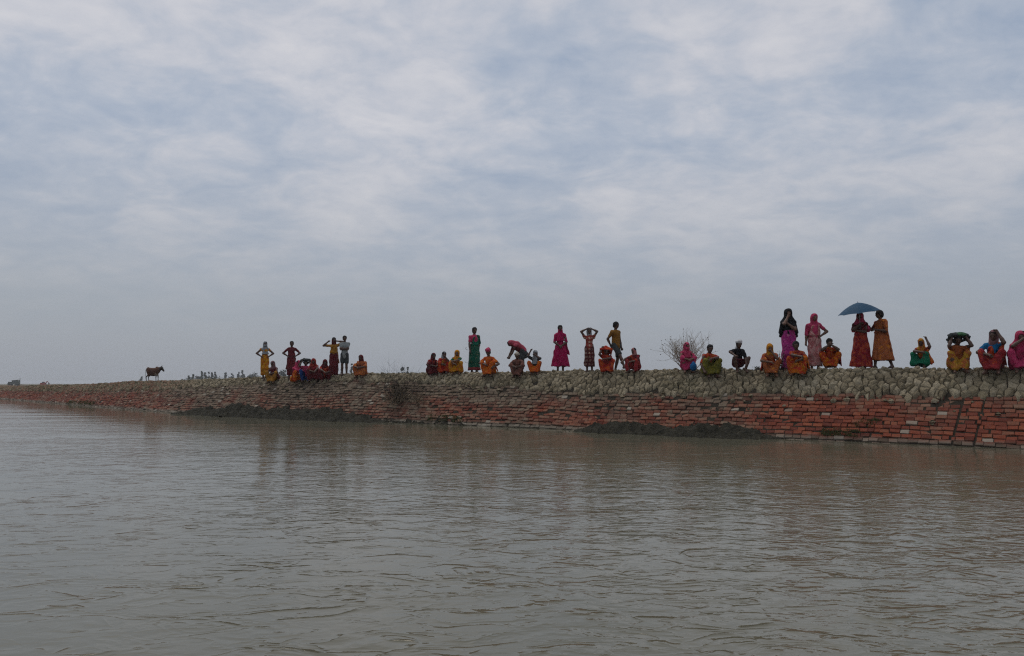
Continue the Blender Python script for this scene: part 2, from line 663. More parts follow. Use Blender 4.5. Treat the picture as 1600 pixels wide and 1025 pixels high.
# ------------------------------------------------------------------ dried mud clods over the brick, up to the crest
def clip(poly, n, c):
    outp = []
    for i in range(len(poly)):
        a, b = poly[i], poly[(i + 1) % len(poly)]
        da, db_ = a[0] * n[0] + a[1] * n[1] - c, b[0] * n[0] + b[1] * n[1] - c
        if da <= 0:
            outp.append(a)
        if (da < 0 < db_) or (db_ < 0 < da):
            t_ = da / (da - db_)
            outp.append((a[0] + (b[0] - a[0]) * t_, a[1] + (b[1] - a[1]) * t_))
    return outp


def clods():
    """Voronoi cells in (s, slope length) space"""
    seeds = {}
    dl = .135
    nrow, i0 = 13, -2
    cols = [-7.0]
    while cols[-1] < 100:
        cols.append(cols[-1] + float(np.interp(cols[-1], [4, 12, 30, 60], [.245, .185, .20, .28])))
    for j, s0 in enumerate(cols):
        ds = float(np.interp(s0, [4, 12, 30, 60], [.245, .185, .20, .28]))
        for i in range(i0, nrow):
            k = min(1.0, max(0.0, (s0 - 8) / 8))
            skew = .60 * k + .10
            jit = .44 - .14 * k
            cell = []
            for e in range(2 if random.random() < .38 - .2 * k else 1):
                r1, r2 = random.uniform(-jit, jit), random.uniform(-jit, jit)
                if e:
                    r1, r2 = r1 + .4, r2 + .3
                cell.append((s0 + ((i % 2) * .5 + r1) * ds + skew * i * dl, (i + r2) * dl))
            seeds[(i, j)] = cell
    cells = []
    for (i, j), cc in seeds.items():
        if i < 0 or i > nrow - 3:
            continue
        for c in cc:
            poly = [(c[0] - .5, c[1] - .4), (c[0] + .5, c[1] - .4), (c[0] + .5, c[1] + .4), (c[0] - .5, c[1] + .4)]
            for di in (-2, -1, 0, 1, 2):
                for dj in (-2, -1, 0, 1, 2):
                    for o_ in seeds.get((i + di, j + dj), ()):
                        if o_ is c:
                            continue
                        n = (o_[0] - c[0], o_[1] - c[1])
                        mx, my = (o_[0] + c[0]) / 2, (o_[1] + c[1]) / 2
                        if len(poly) >= 3:
                            poly = clip(poly, n, n[0] * mx + n[1] * my)
            if len(poly) >= 4:
                cells.append((c, poly))
    return cells


out_c = []
for c, poly in clods():
    s0, l0 = c
    qb = float(np.interp(s0, QB_S, QB_Q)) + .035 * mnoise.noise(Vector((s0 * .6, 0, 4))) + .085 * mnoise.noise(Vector((s0 * 1.7, 0, 9)))
    q0 = qb + .01 + l0 / 2.05
    if q0 > (1.22 if s0 > 9 else 1.04) + .06 * mnoise.noise(Vector((s0 * .8, 1, 1))) or s0 > 95:
        continue
    if random.random() < .03 and s0 > 12:
        continue
    cx_ = sum(p[0] for p in poly) / len(poly)
    cy_ = sum(p[1] for p in poly) / len(poly)
    # ragged outline: every edge gets a shifted mid point
    pl_ = []
    for a_, b_ in zip(poly, poly[1:] + poly[:1]):
        e_ = math.hypot(b_[0] - a_[0], b_[1] - a_[1])
        if e_ < .012:
            continue
        pl_.append(a_)
        if e_ > .07:
            f_ = random.uniform(.35, .65)
            k_ = 1 - random.uniform(-.02, .13)
            mx_, my_ = a_[0] + (b_[0] - a_[0]) * f_, a_[1] + (b_[1] - a_[1]) * f_
            pl_.append((cx_ + (mx_ - cx_) * k_, cy_ + (my_ - cy_) * k_))
    poly = pl_
    if len(poly) < 3:
        continue
    area = max(math.hypot(p[0] - cx_, p[1] - cy_) for p in poly)
    hgt = random.uniform(.025, .095) * (1.0 if q0 < 1.05 else .5) * min(1.0, area / .13)
    ra = random.uniform(0, 6.28)
    tilt = random.uniform(0, .28)
    rings = []
    for shrink, hz in ((.96, -.06), (.86, hgt * .62), (.55, hgt)):
        ring = []
        for p in poly:
            e = shrink + random.uniform(-.07, .05)
            u, v = cx_ + (p[0] - cx_) * e, cy_ + (p[1] - cy_) * e
            qv = qb + .01 + v / 2.05
            z_add = hz + (random.uniform(-.013, .013) if hz > 0 else 0)
            if hz > 0:
                z_add += tilt * ((p[0] - cx_) * math.cos(ra) + (p[1] - cy_) * math.sin(ra))
            dd = qd(u, qv)
            pp = P(u, dd)
            if hz > 0:
                nq = Vector((-ND.x * .45, -ND.y * .45, .89)) if qv < 1.0 else Vector((0, 0, 1))
                pp = pp + nq * z_add
            else:
                pp.z += hz
            ring.append(pp)
        rings.append(ring)
    top = sum(rings[2], Vector()) / len(poly) + Vector((0, 0, random.uniform(-.008, .018)))
    n = len(poly)
    vs = [p for r_ in rings for p in r_] + [top]
    fs = []
    for a in range(2):
        for b in range(n):
            fs.append((a * n + b, a * n + (b + 1) % n, (a + 1) * n + (b + 1) % n, (a + 1) * n + b))
    for b in range(n):
        fs.append((2 * n + b, 2 * n + (b + 1) % n, 3 * n))
    out_c.append((top, vs, fs))

# lumps that have rolled down onto the brick
rl = random.Random(31)
for _ in range(230):
    s0 = rl.uniform(-4, 60)
    qb = float(np.interp(s0, QB_S, QB_Q))
    q0 = qb - abs(rl.gauss(0, .10))
    if q0 < .06:
        continue
    c = P(s0, qd(s0, q0))
    r_ = rl.uniform(.025, .085)
    vs = []
    for z_, k_, m_ in ((-.5, .8, 5), (.25, 1.0, 6), (.75, .55, 4)):
        a0 = rl.uniform(0, 6)
        ring = [Vector((math.cos(a0 + 6.283 * i / 6) * r_ * k_ * rl.uniform(.75, 1.25), math.sin(a0 + 6.283 * i / 6) * r_ * k_ * rl.uniform(.75, 1.25), r_ * z_ + rl.uniform(-.1, .1) * r_)) for i in range(6)]
        vs += [c + v for v in ring]
    vs.append(c + Vector((0, 0, r_ * .9)))
    fs = [(a * 6 + b, a * 6 + (b + 1) % 6, (a + 1) * 6 + (b + 1) % 6, (a + 1) * 6 + b) for a in range(2) for b in range(6)] + [(12 + b, 12 + (b + 1) % 6, 18) for b in range(6)]
    out_c.append((vs[-1], vs, fs))

cv = [i for i, c in enumerate(out_c) if 5 < col_of(c[0]) < 1594]
cv.sort(key=lambda i: (out_c[i][0] - cam.location).length)
solo_c = set(cv[:300])
rest = MB()
for i, (top, vs, fs) in enumerate(out_c):
    if i in solo_c:
        o = link('mud_clod', mesh_of('mud_clod', [tuple(v - top) for v in vs], fs, False, M_CLOD), bank)
        o.location = top
    else:
        rest.add(vs, fs)
o = rest.build('clod_layer', M_CLOD, bank, False)
o['kind'] = 'stuff'


# ------------------------------------------------------------------ mud slumped against the foot of the bank
def mud_mat():
    m, t = new_mat('wet_mud')
    pos = t.n('ShaderNodeNewGeometry').outputs['Position']
    f = t.noise(pos, 5.0, 8, .68)
    f2 = t.noise(pos, 26.0, 5, .65)
    c = t.ramp(f, [(.3, (.022, .021, .015)), (.55, (.046, .043, .031)), (.75, (.085, .078, .056))])
    finish(t, c, .8, t.math('ADD', f, t.math('MULTIPLY', f2, .6)), 1.0, .10, .12)
    return m


M_MUD = mud_mat()


def mud_bank(s0, s1, front, top_z, seed):
    ns, nd = int((s1 - s0) / .045), 46
    vs, fs = [], []
    for i in range(ns + 1):
        u = i / ns
        s = s0 + (s1 - s0) * u
        env = min(1.0, math.sin(math.pi * min(1, max(0, u))) ** .5 * 1.25) * (.82 + .30 * mnoise.noise(Vector((s * .55, seed, 0))))
        db = qd(s, 0)
        for k in range(nd + 1):
            v = k / nd
            d = db - front + (front + 1.05) * v
            base = surf(s, d)
            # lumpy profile: climbs out of the water, leans on the brick
            prof = top_z * env * min(1.0, (v / .46)) ** .65 if v < .46 else top_z * env
            nz = mnoise.fractal(Vector((s * 1.6, d * 2.6, seed)), .9, 2.1, 5) * .10 + mnoise.noise(Vector((s * 4.2, d * 6.5, seed))) * .085 + abs(mnoise.noise(Vector((s * 9, d * 12, seed)))) * .09
            z = prof * (.90 + .28 * mnoise.noise(Vector((s * 2.3, d * .7, seed + 5)))) + nz * (.35 + env) - .13
            # hides under the brick above its upper rim
            if d > db and base > z - .03:
                z = min(z, base - .12)
            vs.append(tuple(P(s, d, max(z, -.3))))
    n = nd + 1
    for i in range(ns):
        for k in range(nd):
            fs.append((i * n + k, i * n + k + 1, (i + 1) * n + k + 1, (i + 1) * n + k))
    o = link('mud_bank', mesh_of('mud_bank', vs, fs, False, M_MUD))
    o['kind'] = 'structure'
    return o


def s_at(px, d):
    lo, hi = -30.0, 140.0
    for _ in range(60):
        m_ = (lo + hi) / 2
        p = P(m_, d + bend(m_), 0)
        if col_of(p) < px:
            hi = m_
        else:
            lo = m_
    return (lo + hi) / 2


mud_bank(s_at(1225, 19.9), s_at(892, 19.9), .95, .46, 3.0)
mud_bank(s_at(612, 19.9), s_at(285, 19.9), 1.1, .58, 11.0)
mud_bank(s_at(745, 19.9), s_at(600, 19.9), .22, .34, 21.0)
# ------------------------------------------------------------------ distance-field modeller: one continuous skin per mesh
def A(v):
    return np.array(v, dtype=np.float32)


def f_rc(a, b, ra, rb):
    a, b = A(a), A(b)

    def f(p):
        ba = b - a
        L = float(ba @ ba) + 1e-9
        h = np.clip(((p - a) @ ba) / L, 0, 1)
        return np.linalg.norm(p - a - h[:, None] * ba, axis=1) - (ra + (rb - ra) * h)
    m = max(ra, rb)
    return f, np.minimum(a, b) - m, np.maximum(a, b) + m


def f_ell(c, r, M=None):
    c, r = A(c), A(r)

    def f(p):
        q_ = p - c
        if M is not None:
            q_ = q_ @ M            # columns of M are the local axes
        k0 = np.linalg.norm(q_ / r, axis=1)
        k1 = np.linalg.norm(q_ / (r * r), axis=1) + 1e-9
        return k0 * (k0 - 1) / k1
    m = float(r.max())
    return f, c - m, c + m


def f_tri(a, b, c, t):
    a, b, c = A(a), A(b), A(c)
    ba, cb, ac = b - a, c - b, a - c
    nor = np.cross(ba, ac)

    def f(p):
        pa, pb, pc = p - a, p - b, p - c
        s_ = np.sign(pa @ np.cross(ba, nor)) + np.sign(pb @ np.cross(cb, nor)) + np.sign(pc @ np.cross(ac, nor))

        def e(v, w_):
            h = np.clip((w_ @ v) / float(v @ v), 0, 1)
            q_ = v * h[:, None] - w_
            return (q_ * q_).sum(1)
        ed = np.minimum(np.minimum(e(ba, pa), e(cb, pb)), e(ac, pc))
        fa = (pa @ nor) ** 2 / float(nor @ nor)
        return np.sqrt(np.where(s_ < 2.0, ed, fa)) - t
    return f, np.minimum(np.minimum(a, b), c) - t, np.maximum(np.maximum(a, b), c) + t


def f_frus(z0, z1, c0, c1, ab0, ab1, n=9, amp=.06, ph=0.0, pw=1.0):
    """draped tube from z0 (top) down to z1 (hem)"""
    def f(p):
        t = np.clip((z0 - p[:, 2]) / (z0 - z1), 0, 1)
        tp = t ** pw
        x = p[:, 0] - (c0[0] + (c1[0] - c0[0]) * t)
        y = p[:, 1] - (c0[1] + (c1[1] - c0[1]) * t)
        a = ab0[0] + (ab1[0] - ab0[0]) * tp
        b = ab0[1] + (ab1[1] - ab0[1]) * tp
        rho = np.sqrt((x / a) ** 2 + (y / b) ** 2)
        th = np.arctan2(y, x)
        fo = amp * (t ** .8) * (1.1 - 2.2 * np.abs(np.sin(.5 * (n * th + ph + 1.5 * t))) ** .7 + .7 * np.sin((n * 2 - 1) * th + 2.1 * ph + 2 * np.sin(3 * t)))
        d = (rho - 1 - fo) * np.minimum(a, b)
        hem = z1 + .012 * np.sin(3 * th + ph)
        return np.maximum(np.maximum(d, p[:, 2] - z0), hem - p[:, 2])
    m = max(ab0[0], ab0[1], ab1[0], ab1[1]) * 1.12
    lo = A((min(c0[0], c1[0]) - m, min(c0[1], c1[1]) - m, z1 - .03))
    hi = A((max(c0[0], c1[0]) + m, max(c0[1], c1[1]) + m, z0))
    return f, lo, hi


def surface_net(fn, lo, hi, vox):
    lo = np.asarray(lo, float) - 2.2 * vox
    hi = np.asarray(hi, float) + 2.2 * vox
    n = np.maximum(np.ceil((hi - lo) / vox).astype(int), 3)
    ax = [lo[i] + vox * np.arange(n[i]) for i in range(3)]
    g = np.stack(np.meshgrid(*ax, indexing='ij'), -1).reshape(-1, 3).astype(np.float32)
    D = fn(g).reshape(n)
    ins = D < 0
    c = np.zeros(tuple(n - 1), int)
    for dx in (0, 1):
        for dy in (0, 1):
            for dz in (0, 1):
                c += ins[dx:n[0] - 1 + dx, dy:n[1] - 1 + dy, dz:n[2] - 1 + dz]
    act = (c > 0) & (c < 8)
    ids = -np.ones(tuple(n - 1), int)
    ii = np.argwhere(act)
    ids[act] = np.arange(len(ii))
    acc = np.zeros((len(ii), 3))
    cnt = np.zeros(len(ii))
    corners = [(x, y, z) for x in (0, 1) for y in (0, 1) for z in (0, 1)]
    for a in corners:
        for k in range(3):
            if a[k] == 0:
                b = list(a)
                b[k] = 1
                da = D[ii[:, 0] + a[0], ii[:, 1] + a[1], ii[:, 2] + a[2]]
                db = D[ii[:, 0] + b[0], ii[:, 1] + b[1], ii[:, 2] + b[2]]
                cr = (da < 0) != (db < 0)
                t = np.where(cr, da / np.where(cr, da - db, 1), 0)
                pt = np.array(a, float)[None, :] + t[:, None] * (np.array(b) - np.array(a))[None, :]
                acc[cr] += pt[cr]
                cnt[cr] += 1
    V = lo + vox * (ii + acc / np.maximum(cnt, 1)[:, None])
    F_ = []
    for k in range(3):
        u, v = (k + 1) % 3, (k + 2) % 3
        sl_a = [slice(None)] * 3
        sl_b = [slice(None)] * 3
        sl_a[k], sl_b[k] = slice(0, n[k] - 1), slice(1, n[k])
        A_, B_ = ins[tuple(sl_a)], ins[tuple(sl_b)]
        e = np.argwhere(A_ != B_)
        ok = (e[:, u] > 0) & (e[:, v] > 0) & (e[:, u] < n[u] - 1) & (e[:, v] < n[v] - 1)
        e = e[ok]
        if not len(e):
            continue

        def cell(du, dv):
            q_ = e.copy()
            q_[:, u] -= du
            q_[:, v] -= dv
            return ids[q_[:, 0], q_[:, 1], q_[:, 2]]
        quad = np.stack([cell(1, 1), cell(0, 1), cell(0, 0), cell(1, 0)], 1)
        flip = ~A_[e[:, 0], e[:, 1], e[:, 2]]
        quad[flip] = quad[flip][:, ::-1]
        F_.append(quad)
    return V, np.concatenate(F_)


def sculpt(prims, vox=.015, k=.03, cuts=(), fold=0.0, ph=0.0, fk=1.0, post=None):
    """smooth union of primitives, minus cuts, with cloth folds"""
    lo = np.min([p[1] for p in prims], 0)
    hi = np.max([p[2] for p in prims], 0)

    def fn(g):
        D = None
        for p in prims:
            d = p[0](g)
            if D is None:
                D = d
            else:
                h = np.clip(.5 + .5 * (D - d) / k, 0, 1)
                D = D * (1 - h) + d * h - k * h * (1 - h)
        if fold:
            x, y, z = g[:, 0] * fk, g[:, 1] * fk, g[:, 2] * fk
            w_ = np.sin(4.1 * z + 3.3 * x + ph) * 1.3
            fo = 1.15 - 2.2 * np.abs(np.sin(.5 * (26 * x + 9 * y + 2.6 * w_ + ph))) ** .8
            fo2 = 1.15 - 2.2 * np.abs(np.sin(.5 * (31 * y - 13 * x + 9 * z + 2.1 * w_ + 2.2 * ph))) ** .8
            fo3 = np.sin(21 * z + 16 * x + 11 * y + w_)
            D = D - fold * (fo * .62 + fo2 * .5) + fold * .35 * fo3
        for c in cuts:
            d = c[0](g)
            D = np.maximum(D, -d)
        if post is not None:
            D = post(g, D)
        return D
    return surface_net(fn, lo - abs(fold), hi + abs(fold) + k * .3, vox)


# ------------------------------------------------------------------ fabrics and skin
def fabric(name, a, b=None, pat='plain', scale=16.0, amt=.5, c=None, rough=.85):
    m, t = new_mat(name)
    co = t.n('ShaderNodeTexCoord').outputs['Object']
    fine = t.noise(co, 220, 2, .5)
    soft = t.noise(co, 5, 4, .6)
    base = t.mix(t.ramp(soft, [(.3, 0.0), (.7, .5)]), a, tuple(x * .62 for x in a))
    if pat == 'floral':
        v = t.n('ShaderNodeTexVoronoi', {'Vector': t.vmath('ADD', co, t.n('ShaderNodeTexNoise', {'Vector': co, 'Scale': 12.0}).outputs['Color']), 'Scale': scale}).outputs['Distance']
        mk = t.ramp(v, [(.20, 1.0), (.34, 0.0)])
        base = t.mix(t.math('MULTIPLY', mk, amt), base, b)
        if c is not None:
            mk2 = t.ramp(t.noise(co, scale * .55, 4, .6, .5), [(.56, 0.0), (.63, 1.0)])
            base = t.mix(t.math('MULTIPLY', mk2, amt), base, c)
    elif pat == 'patch':
        mk = t.ramp(t.noise(co, scale * .55, 4, .6, .8), [(.47, 0.0), (.54, 1.0)])
        base = t.mix(t.math('MULTIPLY', mk, amt), base, b)
        if c is not None:
            mk2 = t.ramp(t.noise(co, scale, 3, .6, .3), [(.60, 0.0), (.66, 1.0)])
            base = t.mix(t.math('MULTIPLY', mk2, amt), base, c)
    elif pat == 'plaid':
        sp = t.n('ShaderNodeSeparateXYZ', {0: co})
        sx = t.math('SINE', t.math('MULTIPLY', t.math('ADD', sp.outputs[0], t.math('MULTIPLY', sp.outputs[1], .8)), scale * 3.2))
        sz = t.math('SINE', t.math('MULTIPLY', t.math('ADD', sp.outputs[2], t.math('MULTIPLY', soft, .03)), scale * 2.9))
        mk = t.math('MULTIPLY', t.math('GREATER_THAN', sx, -.1), t.math('GREATER_THAN', sz, -.1))
        base = t.mix(t.math('MULTIPLY', mk, amt), base, b)
    elif pat == 'border':
        z = t.n('ShaderNodeSeparateXYZ', {0: co}).outputs[2]
        mk = t.ramp(t.math('ADD', z, t.math('MULTIPLY', soft, .04)), [(scale, 1.0), (scale + .02, 0.0)])
        base = t.mix(mk, base, b)
        if c is not None:
            mk2 = t.ramp(t.noise(co, 24, 3, .6), [(.57, 0.0), (.63, amt)])
            base = t.mix(mk2, base, c)
    elif pat == 'stripe':
        sp = t.n('ShaderNodeSeparateXYZ', {0: co})
        s_ = t.math('SINE', t.math('MULTIPLY', t.math('ADD', t.math('ADD', sp.outputs[0], sp.outputs[2]), t.math('MULTIPLY', soft, .1)), scale * 4))
        base = t.mix(t.math('MULTIPLY', t.math('GREATER_THAN', s_, .3), amt), base, b)
    mp = t.n('ShaderNodeMapping', {0: co, 3: (1.0, 1.0, .38)}).outputs[0]
    wr = t.noise(mp, 15, 3, .5, 1.2)
    wr = t.math('ABSOLUTE', t.math('MULTIPLY_ADD', wr, 2.0, -1.0))
    fold_tone = t.ramp(t.noise(co, 9, 5, .65), [(.3, .62), (.6, 1.0)])  # dark and light of cloth folds, painted into the colour as random patches
    base = t.mix(1.0, base, fold_tone, 'MULTIPLY')
    b = finish(t, base, rough, fine, .25, .003, .12)
    bn = t.n('ShaderNodeBump', {'Strength': .9, 'Distance': .035, 'Height': wr, 'Normal': b.inputs['Normal'].links[0].from_socket}).outputs[0]
    t.t.links.new(bn, b.inputs['Normal'])
    return m


def skin_mat(name, c):
    m, t = new_mat(name)
    co = t.n('ShaderNodeTexCoord').outputs['Object']
    f = t.noise(co, 9, 4, .6)
    cr = t.ramp(f, [(.3, tuple(x * .75 for x in c)), (.7, tuple(x * 1.2 for x in c))])
    finish(t, cr, .52, t.noise(co, 120, 2), .1, .002, .4)
    return m


SKIN = [skin_mat('brown_skin', (.125, .062, .038)), skin_mat('dark_skin', (.080, .041, .027)), skin_mat('tan_skin', (.135, .068, .04))]
M_EYE = simple_mat('eye_white', (.22, .20, .18), .4, .05)
M_IRIS = simple_mat('dark_iris', (.012, .010, .009), .3, .05)
M_LIP = simple_mat('lip', (.10, .035, .03), .5, .1)
M_HAIR = simple_mat('black_hair', (.010, .009, .009), .85, .4, 30)


def ik(a, b, l1, l2, pole):
    a, b, pole = Vector(a), Vector(b), Vector(pole)
    dv = b - a
    L = dv.length
    mx = (l1 + l2) * .995
    if L > mx:
        b = a + dv * (mx / L)
        dv = b - a
        L = mx
    x = (l1 * l1 - l2 * l2 + L * L) / (2 * L)
    h = math.sqrt(max(0, l1 * l1 - x * x))
    n = dv.normalized()
    pv = pole - n * pole.dot(n)
    pv = pv.normalized() if pv.length > 1e-6 else n.orthogonal()
    return a + n * x + pv * h, b


def V3(*a):
    return Vector(a)


ARM_ST = {   # (hand, elbow pole) for the image-right arm; mirrored for the other
    'hip': (V3(.165, -.07, .97), V3(1, .25, -.1)), 'down': (V3(.235, -.03, .76), V3(.4, .6, 0)), 'clasp': (V3(.035, -.185, .90), V3(1, .2, -.3)),
    'head': (V3(.085, -.03, 1.575), V3(1, -.35, .1)), 'mouth': (V3(.03, -.155, 1.40), V3(.6, -.2, -1)), 'fold': (V3(-.09, -.17, 1.10), V3(.8, -.2, -.6)),
    'brow': (V3(.10, -.13, 1.53), V3(1, -.3, -.2)), 'back': (V3(.10, .14, .86), V3(1, .5, 0)), 'front': (V3(.10, -.24, 1.06), V3(.6, .2, -1)),
    'raise': (V3(.235, -.05, 1.42), V3(1, .1, -.8)), 'hold': (V3(-.04, -.17, 1.22), V3(.8, -.1, -.8)), 'shaft': (V3(-.02, -.20, 1.26), V3(.9, -.1, -.7)),
    'neighbour': (V3(.22, -.20, 1.16), V3(.8, -.1, -.8)), 'neck': (V3(.12, .02, 1.46), V3(1, -.1, .35)), 'reach': (V3(.06, -.56, .42), V3(.3, .3, .2)),
    'knee': (V3(.05, -.44, .62), V3(.6, .4, .2)),
}
ARM_SQ = {
    'knees': (V3(.07, -.47, .40), V3(1, .1, .2)), 'cross': (V3(-.10, -.40, .50), V3(1, -.2, 0)), 'chin': (V3(.03, -.235, .70), V3(.7, -.5, -1)),
    'head': (V3(.09, -.14, .90), V3(1, -.2, .0)), 'brow': (V3(.10, -.23, .86), V3(.55, -.3, -1)), 'side': (V3(.30, -.22, .18), V3(.6, .5, 0)),
    'mouth': (V3(.02, -.25, .74), V3(.9, -.4, -.6)), 'up': (V3(.17, -.20, .90), V3(.5, -.2, -1.2)), 'reach': (V3(.05, -.60, .22), V3(1, 0, .3)),
    'lap': (V3(.05, -.33, .40), V3(1, .2, 0)), 'hold': (V3(.15, -.19, .87), V3(.5, -.5, -1)), 'out': (V3(.26, -.46, .40), V3(1, .1, .4)), 'feet': (V3(.10, -.42, .16), V3(1, .1, .3)),
}


def skeleton(o):
    pose = o['pose']
    J = {}
    if pose == 'squat':
        lift = o.get('sit', 0.0)
        sp = o.get('knees', 1.0)
        pel = V3(0, .09, .205 + lift)
        wai, che, nck = V3(0, .05, .34 + lift), V3(0, -.02, .54 + lift), V3(0, -.065, .675 + lift)
        hd = nck + V3(.0, -.055, .135)
        sh = V3(.142, -.035, .608 + lift)
        hip = V3(.085, .07, .21 + lift)
        an = V3(.085 * (1 + .35 * sp), -.22, .065)
        pole = V3(.36 * sp, -.75, .92)
        arms = ARM_SQ
        hu = o.get('hunch', 0.0)
        sl = o.get('slump', 0.0)
        dv_ = V3(sl, -.05 * hu, -.045 * hu)
        che, nck, sh = che + dv_ * .5, nck + dv_, sh + dv_ * V3(0, .8, .8).length * 0 + V3(0, dv_.y * .8, dv_.z * .9)
        hd = hd + dv_ * 1.25
        o['slx'] = sl
    elif pose == 'bend':
        pel, wai, che, nck = V3(0, .19, .75), V3(0, .08, .88), V3(0, -.13, 1.03), V3(0, -.28, 1.13)
        hd = nck + V3(0, -.14, .055)
        sh = V3(.145, -.24, 1.09)
        hip = V3(.08, .18, .74)
        an = V3(.10, .03, .075)
        pole = V3(.1, -1, 0)
        arms = ARM_ST
    else:
        ln = o.get('lean', 0.0)
        pel, wai, che, nck = V3(0, 0, .86), V3(0, -.01 - ln * .1, .99), V3(0, -.01 - ln * .3, 1.20), V3(0, .0 - ln * .5, 1.345)
        hd = nck + V3(0, -.03 - ln * .15, .145)
        sh = V3(.150, .005 - ln * .42, 1.270)
        hip = V3(.075, 0, .84)
        an = V3(.088, 0, .075)
        pole = V3(.05, -1, 0)
        arms = ARM_ST
    J.update(pel=pel, wai=wai, che=che, nck=nck, hd=hd + Vector(o.get('head_off', (0, 0, 0))), pose=pose)
    tw = o.get('twist', 0.0)
    for side, sg in (('L', -1), ('R', 1)):
        m_ = lambda v: Vector((v.x * sg, v.y, v.z))
        S = m_(sh) + V3(o.get('slx', 0.0) * .8, 0, 0)
        J['sh' + side] = S
        nm = o[side]
        hnd, pl_ = arms[nm] if isinstance(nm, str) else (Vector(nm[0]) if sg > 0 else Vector((-nm[0][0], nm[0][1], nm[0][2])), Vector(nm[1]))
        hnd = m_(hnd) + Vector(o.get('hand' + side, (0, 0, 0)))
        if pose == 'squat' and hnd.z > .6:
            hnd = hnd + V3(o.get('slump', 0), -.06 * o.get('hunch', 0), -.055 * o.get('hunch', 0))
        J['el' + side], J['wr' + side] = ik(S, hnd, .262, .235, m_(pl_))
        hp = m_(hip)
        J['hip' + side] = hp
        a_ = m_(an) + Vector(o.get('foot' + side, (0, 0, 0)))
        J['kn' + side], J['an' + side] = ik(hp, a_, .395, .385, m_(pole))
        fy = o.get('toe', .25) * sg
        J['fd' + side] = Vector((math.sin(fy), -math.cos(fy), 0))
    hy, hp_ = R(o.get('hy', 0)), R(o.get('hp', -9 if pose == 'squat' else -3))
    f = Vector((math.sin(hy) * math.cos(hp_), -math.cos(hy) * math.cos(hp_), math.sin(hp_)))
    if pose == 'bend':
        f = Vector((math.sin(hy) * .6, -.6, -.75)).normalized()
    r = f.cross(Vector((0, 0, 1))).normalized()
    u = r.cross(f).normalized()
    J['hf'], J['hr'], J['hu'] = f, r, u
    J['hM'] = np.array([list(r), list(f), list(u)]).T.astype(np.float32)
    return J


def fingers(mb, wr, el, side, o, curl):
    d = (wr - el).normalized()
    sg = -1 if side == 'L' else 1
    ref = Vector((-sg * .5, -.3, -.6))
    nrm = (ref - d * ref.dot(d)).normalized()
    wdt = d.cross(nrm).normalized() * sg
    base = wr + d * .062
    for i, (off, ln) in enumerate(((-.030, .060), (-.010, .072), (.010, .070), (.029, .055))):
        p0 = base + wdt * off - d * .012
        pts = [p0]
        a = 0.0
        for seg in (.45, .33, .25):
            a += curl * (.6 + .15 * i)
            pts.append(pts[-1] + (d * math.cos(a) + nrm * math.sin(a)) * ln * seg + wdt * off * .10)
        mb.tube(pts, [.0098, .0092, .0082, .0062], 5)
    th = wr + d * .024 - wdt * .022
    t1 = th + (d * .65 - wdt * .7 + nrm * .25).normalized() * .034
    t2 = t1 + (d * .9 - wdt * .25 + nrm * .35).normalized() * .028
    mb.tube([th, t1, t2], [.0125, .0108, .008], 5)


def body_mesh(J, o, vox):
    pr = []
    male = o.get('male', False)
    pr += [f_rc(J['pel'], J['wai'], .112, .098), f_rc(J['wai'], J['che'], .098, .112), f_rc(J['che'], (J['nck'] * .7 + J['che'] * .3), .105, .05)]
    pr += [f_rc(J['nck'] - V3(0, 0, .04), J['shL'], .052, .044), f_rc(J['nck'] - V3(0, 0, .04), J['shR'], .052, .044), f_rc(J['nck'], J['hd'], .047, .045)]
    hd, f, r, u, M = J['hd'], J['hf'], J['hr'], J['hu'], J['hM']
    pr += [f_ell(hd + u * .018, (.072, .092, .088), M), f_ell(hd + f * .028 - u * .045, (.052, .062, .062), M)]
    nose = f_rc(hd + f * .088 + u * .008, hd + f * .105 - u * .026, .009, .014)
    brow = f_rc(hd + f * .078 + u * .028 - r * .034, hd + f * .078 + u * .028 + r * .034, .012, .012)
    ears = [f_ell(hd + r * s_ * .074 - f * .006, (.012, .020, .030), M) for s_ in (-1, 1)]
    limbs = []
    for s_ in 'LR':
        sh, el, wr = J['sh' + s_], J['el' + s_], J['wr' + s_]
        d = (wr - el).normalized()
        limbs += [f_rc(sh, el, .048, .038), f_rc(el, el.lerp(wr, .35), .038, .039), f_rc(el.lerp(wr, .3), wr, .039, .026), f_rc(wr, wr + d * .058, .027, .033)]
        hp, kn, an, fd = J['hip' + s_], J['kn' + s_], J['an' + s_], J['fd' + s_]
        limbs += [f_rc(hp, kn, .076, .051), f_rc(kn, kn.lerp(an, .35), .050, .053), f_rc(kn.lerp(an, .35), an, .053, .033)]
        heel = an - fd * .035
        heel.z = an.z - .042
        toe = an + fd * .145
        toe.z = an.z - .054
        limbs += [f_rc(an, heel, .034, .032), f_rc(heel, toe, .034, .022), f_rc(an, an.lerp(toe, .6), .034, .026), f_rc(toe - fd * .05 + Vector((fd.y * .02, -fd.x * .02, 0)), toe + Vector((fd.y * .018, -fd.x * .018, 0)), .022, .018)]
    V, Fq = sculpt(pr + [nose, brow] + ears + limbs, vox, .018)
    mb = MB()
    mb.v, mb.f, mb.mi = [tuple(v) for v in V.tolist()], [tuple(q_) for q_ in Fq.tolist()], [0] * len(Fq)
    for s_ in 'LR':
        fingers(mb, J['wr' + s_], J['el' + s_], s_, o, o.get('curl', .5))
    for s_ in (-1, 1):
        e = hd + f * .077 + u * .010 + r * s_ * .030
        mb.ball(e, .0105, 6, 4, 1)
        mb.ball(e + f * .0058, .0075, 6, 4, 2)
    mb.tube([hd + f * .083 - u * .056 - r * .02, hd + f * .090 - u * .055, hd + f * .083 - u * .056 + r * .02], [.004, .008, .004], 5, 3)
    return mb


